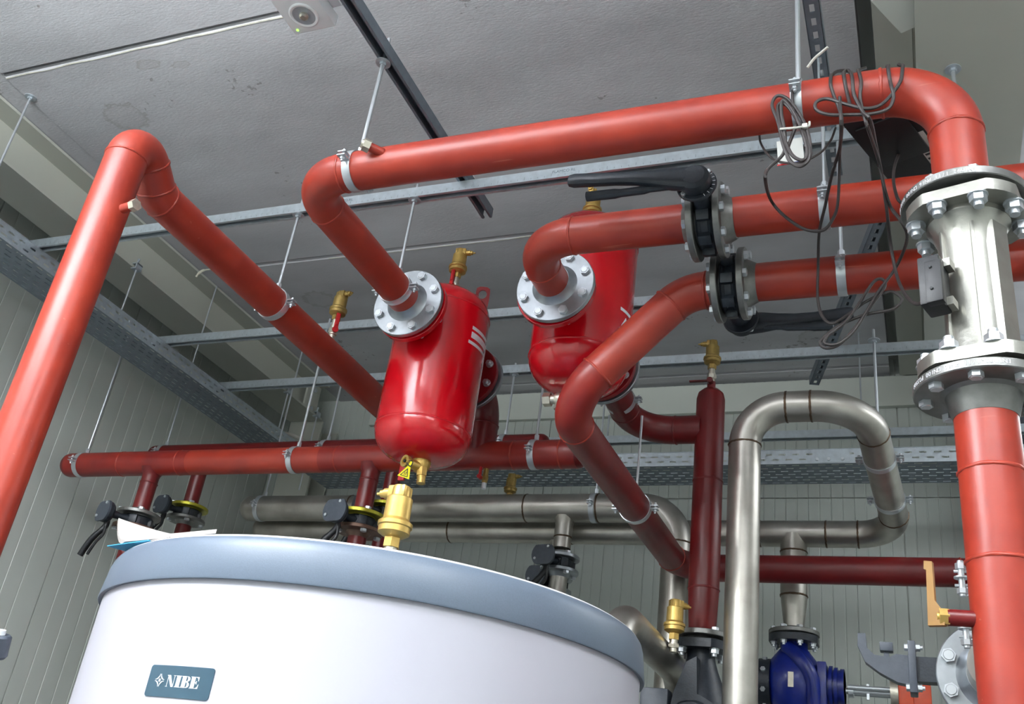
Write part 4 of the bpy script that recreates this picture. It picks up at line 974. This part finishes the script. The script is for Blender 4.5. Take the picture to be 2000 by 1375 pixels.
part(t, 'lever', MB().prism([(.012, .006), (-.002, .028), (-.002, .098), (-.016, .100), (-.017, .085), (-.013, .083), (-.016, -.016), (.012, -.016)], -.006, .006, lm), 'ochre')

# ------------------------------------------------------------------ pump and blue valve at the bottom
pz = 2.352
t = thing('pump', 'black cast circulation pump below the dark red vented riser', 'pump', (VX, VY, 2.0))
part(t, 'flange', MB().prism(octa(.102, .088), pz-.042, pz-.012, T(VX, VY, 0)), 'cast_black')
part(t, 'gasket', MB().cyl(.07, pz-.012, pz, T(VX, VY, 0)), 'plastic_black')
for i in range(4):
    a = math.pi/4+i*math.pi/2; inst(t, 'nut', nut_me('zinc', 1.15), frame((VX+.082*math.cos(a), VY+.082*math.sin(a), pz-.042), (0, 0, -1)))
part(t, 'neck', MB().lathe([(.05, pz-.04), (.05, pz-.07), (.062, pz-.11), (.085, pz-.17), (.11, pz-.24), (.12, pz-.33), (.1, pz-.42), (0, pz-.44)], T(VX, VY, 0), 36), 'cast_black', sharp=60)
vm = frame((VX+.01, VY-.09, pz-.27), (0, -1, 0), (1, 0, 0))
part(t, 'volute', MB().prism([(-.085, -.12), (-.095, -.04), (-.075, .06), (-.035, .165), (.0, .185), (.006, .06), (.03, .05), (.085, .02), (.09, -.1)], -.03, .035, vm), 'cast_black')
part(t, 'motor_cover', MB().lathe([(.095, 0), (.095, .03), (.085, .05), (.05, .06), (0, .06)], frame((VX+.005, VY-.12, pz-.33), (0, -1, 0)), 36), 'cast_black')
part(t, 'terminal_box', MB().box((-.19, -.16, -.03), (-.09, .07, .05), vm, .012), 'cast_grey')
inst(t, 'cast_lettering', text_mesh('EB12', .026, 'plastic_black', 0, .001), vm @ T(-.045, .01, .0355) @ Matrix.Rotation(math.radians(88), 4, 'Z'))
inst(t, 'cast_lettering', text_mesh('W0115', .022, 'plastic_black', 0, .001), vm @ T(-.018, .01, .0355) @ Matrix.Rotation(math.radians(88), 4, 'Z'))
pipe('red_pipe', [(VX, VY, pz-.42), (VX, VY, .02)], .045, 'red supply pipe below the black pump', 'primer_dark')
bz = SLZ-.452
t = thing('check_valve', 'deep blue cast valve body hanging under the stainless tee', 'valve', (TX2, SLY, bz-.3))
part(t, 'flange', MB().prism(octa(.108, .1), bz-.032, bz-.004, T(TX2, SLY, 0)), 'cast_black')
for i in range(8):
    a = 2*math.pi*(i+.5)/8; inst(t, 'nut', nut_me('zinc', .9), frame((TX2+.086*math.cos(a), SLY+.086*math.sin(a), bz-.032), (0, 0, -1)))
part(t, 'body', MB().lathe([(0, bz-.33), (.06, bz-.32), (.10, bz-.28), (.122, bz-.215), (.12, bz-.16), (.10, bz-.11), (.072, bz-.075), (.056, bz-.055), (.056, bz-.03)], T(TX2, SLY, 0), 40), 'blue_paint', sharp=70)
part(t, 'shoulder', MB().tube(crom([(TX2-.02, SLY-.05, bz-.06), (TX2+.03, SLY-.09, bz-.11), (TX2+.075, SLY-.09, bz-.18), (TX2+.085, SLY-.07, bz-.28)], 6), .032, 16), 'blue_paint', sharp=70)
part(t, 'label_plate', MB().box((-.011, -.03, 0), (.011, .03, .002), frame((TX2-.0, SLY-.121, bz-.20), (0, -1, .05), (1, 0, 0))), 'nickel')
fm = frame((TX2+.10, SLY, bz-.20), (1, 0, 0), (0, 0, 1))
part(t, 'side_flange', MB().box((-.085, -.09, 0), (.085, .09, .035), fm, .004), 'blue_paint'); part(t, 'bonnet', MB().cyl(.085, .042, .055, fm, 28).cyl(.07, .035, .1, fm, 28).cyl(.08, .062, .075, fm, 28).cyl(.075, .085, .10, fm, 28), 'blue_paint')
lm2 = frame((TX2-.09, SLY, bz-.20), (-1, 0, 0), (0, 0, 1))
part(t, 'inlet_flange', MB().cyl(.1, 0, .05, lm2, 32), 'cast_black')
for i in range(8):
    a = 2*math.pi*(i+.5)/8; inst(t, 'nut', bolt_me('zinc', .8), lm2 @ T(.1*math.cos(a)*.99, .1*math.sin(a)*.99, .025) @ Matrix.Rotation(a, 4, 'Z') @ Matrix.Rotation(math.pi/2, 4, 'Y'))
pipe('stainless_pipe', [(TX2, SLY, bz-.32), (TX2, SLY, .02)], .05, 'stainless pipe below the deep blue valve', 'stainless')
t = thing('valve_actuator', 'orange actuator with steel yoke right of the deep blue valve', 'actuator', (TX2+.25, SLY, bz-.25))
am = frame((TX2+.215, SLY-.03, bz-.215), (1, 0, 0), (0, 0, 1))
for yy_ in (-.05, .03): part(t, 'yoke_bar', MB().cyl(.009, 0, .16, am @ T(.0+.01*(yy_ > 0), yy_, 0), 12), 'zinc')
part(t, 'spindle', MB().cyl(.012, -.01, .16, am, 14).cyl(.026, .0, .02, am, 18).box((-.03, -.01, .07), (.03, .01, .08), am), 'zinc')
part(t, 'adapter', MB().cyl(.065, .16, .19, am, 28), 'nickel'); part(t, 'housing', MB().box((-.08, -.07, .19), (.07, .07, .245), am, .008).box((-.08, -.06, .24), (.035, .06, .31), am, .008), 'orange_paint')

# ------------------------------------------------------------------ emergency lamp
t = thing('emergency_lamp', 'white square emergency lamp with round lens under the ceiling', 'emergency lamp', (-1.60, 1.66, 3.72))
part(t, 'housing', MB().box((-1.675, 1.50, 3.70), (-1.53, 1.732, 3.745), bev=.006), 'light_white')
part(t, 'back_box', MB().box((-1.64, 1.54, 3.745), (-1.50, 1.70, 3.785), bev=.004), 'light_white')
LM = frame((-1.603, 1.668, 3.70), (0, 0, -1), (1, 0, 0))
part(t, 'bezel', MB().lathe([(.046, 0), (.046, .002), (.042, .004), (.036, .003), (.030, -.002)], LM, 36), 'light_white')
part(t, 'reflector', MB().lathe([(.036, .0025), (.028, .0008), (.016, .0006), (0, .0006)], LM, 30), 'galv'); part(t, 'lens', MB().lathe([(.014, .0), (.014, .008), (.009, .012), (0, .013)], LM, 24), 'nickel')
g = mat('led_green', (120, 230, 60), .4); g.node_tree.nodes['Principled BSDF'].inputs['Emission Color'].default_value = (.3, 1, .1, 1); g.node_tree.nodes['Principled BSDF'].inputs['Emission Strength'].default_value = 2.5
part(t, 'status_light', MB().cyl(.0042, 0, .0015, frame((-1.655, 1.715, 3.70), (0, 0, -1)), 12), 'led_green')
part(t, 'cable_gland', MB().cyl(.014, 0, .054, frame((-1.51, 1.62, 3.75), (1, 0, 0)), 16).hexa(.034, .012, .026, frame((-1.51, 1.62, 3.75), (1, 0, 0))), 'light_white')

# ------------------------------------------------------------------ black module and cables
A_ = at(1640, 240, Z=3.43); B_ = at(1745, 366, Z=3.43); C_ = at(1810, 306, Z=3.43)
ux = (B_-A_).normalized(); uy = V((ux.y*-1, ux.x, 0)); 
if uy.dot(C_-B_) < 0: uy = -uy
mm_ = frame(A_, (0, 0, 1), ux); sgn = 1 if (mm_.to_3x3() @ V((0, 1, 0))).dot(uy) > 0 else -1
LL = (B_-A_).length; WW = .17*sgn
t = thing('control_module', 'flat black electronic module hanging under the ceiling at upper right', 'electronic module', A_)
lo_, hi_ = min(0, WW), max(0, WW)
part(t, 'case', MB().box((0, lo_, .003), (LL, hi_, .04), mm_, .004), 'plastic_black')
part(t, 'bracket', MB().box((A_.x-.055, A_.y+.005, 3.468), (A_.x-.015, A_.y+.03, 3.474)).box((A_.x-.02, A_.y+.0, 3.468), (A_.x+.03, A_.y+.05, 3.473)).box((A_.x-.055, A_.y+.005, 3.468), (A_.x-.050, A_.y+.03, ZR+.042)), 'galv')
part(t, 'step', MB().box((LL*.15, lo_+.02, -.004), (LL*.7, hi_-.02, .004), mm_, .002), 'plastic_black')
part(t, 'mount_plate', MB().box((-.006, lo_-.006, .04), (LL+.006, hi_+.006, .044), mm_), 'galv')
part(t, 'label', MB().box((LL*.45, (WW*.74) if sgn > 0 else WW*.96, .0022), (LL*.93, (WW*.96) if sgn > 0 else WW*.74, .0032), mm_), 'label_white')
lb = MB()
for i in range(7): lb.box((LL*(.49+.06*i), WW*.82-.006, .0016), (LL*(.515+.06*i), WW*.82+.010, .0024), mm_)
part(t, 'printed_lines', lb, 'print_dark')
TOPB = fillet([(BX, 2.58, BZ), (BX, BY, BZ), (EX, BY, BZ), (EX, BY, 2.9)], .150, 24)[0]
def push_out(P, r):
    out = []
    for p in P:
        best = None
        for a, b in zip(TOPB, TOPB[1:]):
            t = max(0, min(1, (p-a).dot(b-a)/max(1e-9, (b-a).length_squared))); q = a+(b-a)*t
            if best is None or (p-q).length < best[0]: best = ((p-q).length, q)
        d, q = best; lim = RP+r+.0005
        out.append(q+(p-q)*(lim/d) if d < lim else p)
    return out
def cable(label, pts, r=.0042, m='cable', cat='cable', group='dark sensor cables'):
    P = push_out(crom([at(a, b, Y=y) for a, b, y in pts], 4), r); return thing_mesh('cable', MB().tube(crom(P, 2), r, 8), m, label, cat, P[0], group)
YF = BY-RP-.008
cable('coiled dark cable tied to the top red pipe left of the hanger', [(1562, 158, BY-.03), (1548, 178, YF), (1550, 215, YF), (1556, 240, YF), (1537, 300, YF-.01), (1560, 325, YF-.012), (1582, 305, YF-.012), (1575, 250, YF-.01), (1545, 200, YF), (1520, 187, YF), (1508, 205, YF), (1520, 240, YF-.005), (1532, 290, YF-.01), (1550, 320, YF-.012), (1575, 318, YF-.014), (1580, 290, YF-.014), (1560, 240, YF-.01), (1535, 205, YF-.004), (1519, 208, YF), (1526, 250, YF-.01), (1545, 300, YF-.014), (1570, 312, YF-.016), (1575, 285, YF-.016), (1553, 225, YF-.01), (1530, 196, YF-.005), (1526, 220, YF-.01), (1533, 262, YF-.012), (1530, 300, YF-.006), (1500, 330, YF), (1495, 352, YF), (1505, 390, 2.16), (1530, 420, 2.19), (1570, 447, 2.2), (1607, 450, 2.2), (1628, 425, 2.2), (1637, 390, 2.2), (1640, 300, 2.1), (1643, 250, YF), (1640, 190, YF)])
cable('dark cable looping over the top red pipe and down past the lower pipes', [(1662, 142, BY-.02), (1650, 138, BY+.03), (1630, 142, BY-.02), (1622, 160, YF), (1628, 185, YF), (1640, 215, YF), (1644, 240, YF), (1640, 290, 2.0), (1625, 340, 2.1), (1612, 400, 2.2), (1600, 455, 2.3), (1598, 520, 2.4), (1597, 580, 2.41), (1605, 615, 2.41), (1625, 632, 2.4), (1660, 612, 2.4), (1690, 590, 2.4), (1735, 570, 2.4), (1757, 578, 2.4), (1760, 590, 2.4), (1740, 605, 2.4), (1690, 615, 2.4), (1640, 635, 2.4), (1608, 660, 2.39), (1602, 672, 2.39), (1615, 680, 2.39), (1640, 672, 2.39), (1670, 640, 2.39), (1700, 600, 2.39), (1728, 560, 2.39), (1722, 545, 2.39), (1705, 552, 2.39), (1680, 590, 2.39), (1650, 630, 2.385), (1618, 655, 2.385), (1610, 670, 2.385), (1635, 672, 2.385), (1665, 650, 2.385), (1690, 612, 2.385), (1715, 570, 2.385), (1745, 530, 2.38), (1765, 490, 2.3), (1772, 460, 2.15), (1762, 435, 2.1), (1740, 405, 2.1), (1728, 370, 2.05), (1715, 310, 2.0), (1695, 250, YF), (1685, 215, YF), (1680, 190, YF), (1682, 160, YF), (1676, 140, BY-.02), (1690, 133, BY+.03)])
cable('dark cable wound round the red elbow, ending at the sensor housing', [(1735, 128, BY+.02), (1733, 135, BY-.03), (1740, 165, YF), (1745, 190, YF), (1735, 212, YF), (1705, 222, YF-.004), (1665, 224, YF), (1620, 224, YF), (1595, 215, YF), (1594, 200, YF), (1615, 193, YF), (1650, 203, YF-.005), (1690, 212, YF-.008), (1720, 205, YF), (1745, 180, YF), (1760, 155, YF), (1762, 132, BY-.03), (1755, 126, BY+.02)])
cable('dark cable hanging straight from the red elbow to the sensor housing', [(1660, 205, YF-.004), (1648, 150, BY-.04), (1655, 137, BY), (1664, 150, YF), (1668, 185, YF-.006), (1685, 218, YF-.01), (1700, 235, YF-.01), (1710, 280, 1.95), (1722, 340, 2.05), (1732, 410, 2.1), (1740, 480, 2.2), (1752, 540, 2.2), (1768, 575, 2.1), (1785, 592, 1.95), (1800, 592, 1.85), (1806, 580, 1.81)])
cable('short dark cable from the module to the lower red pipe', [(1772, 265, 2.4), (1750, 315, 2.3), (1745, 350, 2.2), (1752, 385, 2.15), (1762, 398, 2.15)])
cable('thin dark cable behind the top pipe, hanging below its hanger', [(1483, 262, BY+.08), (1486, 280, BY+.05), (1500, 302, BY+.02), (1520, 315, BY), (1560, 318, BY-.02), (1600, 300, BY), (1622, 275, BY+.03), (1632, 250, BY+.08)], .0028)
tie = at(1555, 250, Y=YF-.012)
t = thing('cable_tie', 'white cable tie round the coiled cable below the hanger', 'cable tie', tie)
part(t, 'strap', MB().tube(crom([at(1524, 252, Y=YF-.015), at(1550, 250, Y=YF-.028), at(1572, 247, Y=YF-.015), at(1580, 246, Y=YF-.003), at(1581, 238, Y=YF)], 5), .0028, 8), 'cable_white')
part(t, 'head', MB().box((-.006, -.005, -.006), (.006, .005, .006), T(at(1572, 247, Y=YF-.016)), .001), 'cable_white')
q = at(1577, 132, Y=BY-.02)
t = thing('cable_tie', 'pale tie sticking up from the top pipe above the hanger', 'cable tie', q)
part(t, 'strap', MB().tube(crom([q, at(1590, 115, Y=BY-.03), at(1605, 102, Y=BY-.04), at(1617, 92, Y=BY-.05)], 5), .0035, 8), 'cable_white')
q = at(1542, 297, Y=BY+.0); lab_ = frame(q, (0, -1, -.1), (1, 0, .05))
t = thing('cable_label', 'small white paper label hanging behind the coiled cable', 'label', q)
part(t, 'paper', MB().box((-.028, -.03, 0), (.032, .035, .001), lab_), 'label_white'); part(t, 'coloured_edge', MB().box((-.03, -.034, .0), (.004, -.03, .0012), lab_), 'red_plastic'); part(t, 'coloured_edge', MB().box((.006, -.034, .0), (.03, -.03, .0012), lab_), 'blue_paint')
# foam tuft hanging from the left ceiling edge, and the fitting at the left picture edge
q = at(385, 535, X=-3.42)
thing_mesh('foam_tuft', MB().tube(crom([at(412, 526, X=-3.40), at(398, 528, X=-3.41), at(388, 534, X=-3.43), at(383, 541, X=-3.44)], 5), [.004]*5+[.007]*6+[.005]*5, 8), 'foam', 'scrap of pale foam hanging from the ceiling edge beside the left beam', 'foam scrap', q)
q = at(2, 1258, Y=1.62); t = thing('end_fitting', 'grey round fitting just visible at the left picture edge', 'fitting', q)
part(t, 'ring', MB().lathe([(0, -.03), (.02, -.03), (.024, -.024), (.024, .016), (.02, .02), (0, .02)], frame(q+V((-.008, 0, 0)), (.2, -.3, 1)), 24), 'cast_grey'); part(t, 'cap', MB().cyl(.009, .02, .03, frame(q+V((-.008, 0, 0)), (.2, -.3, 1)), 14), 'light_white')
part(t, 'stub', MB().tube([(-2.08, 1.655, q.z-.02), (q.x-.008, q.y, q.z-.02)], .012, 12), 'cast_grey')
pipe('conduit_cable', [(-3.47, 4.62, 3.5), (-3.3, 4.8, 3.62), (-3.2, 4.95, 3.5)], .018, 'pale cables looping from the left tray end to the corner column', 'galv', R=.05, cat='cable', welds=False) if False else None
P = [V((-3.62, 4.5, 3.66)), V((-3.52, 4.6, 3.69)), V((-3.42, 4.72, 3.66)), V((-3.34, 4.84, 3.60)), V((-3.27, 4.96, 3.52))]
thing_mesh('cable', MB().tube(crom(P, 6), .012, 10), 'cable_white', 'pale grey cable looping off the far end of the left tray', 'cable', P[0])
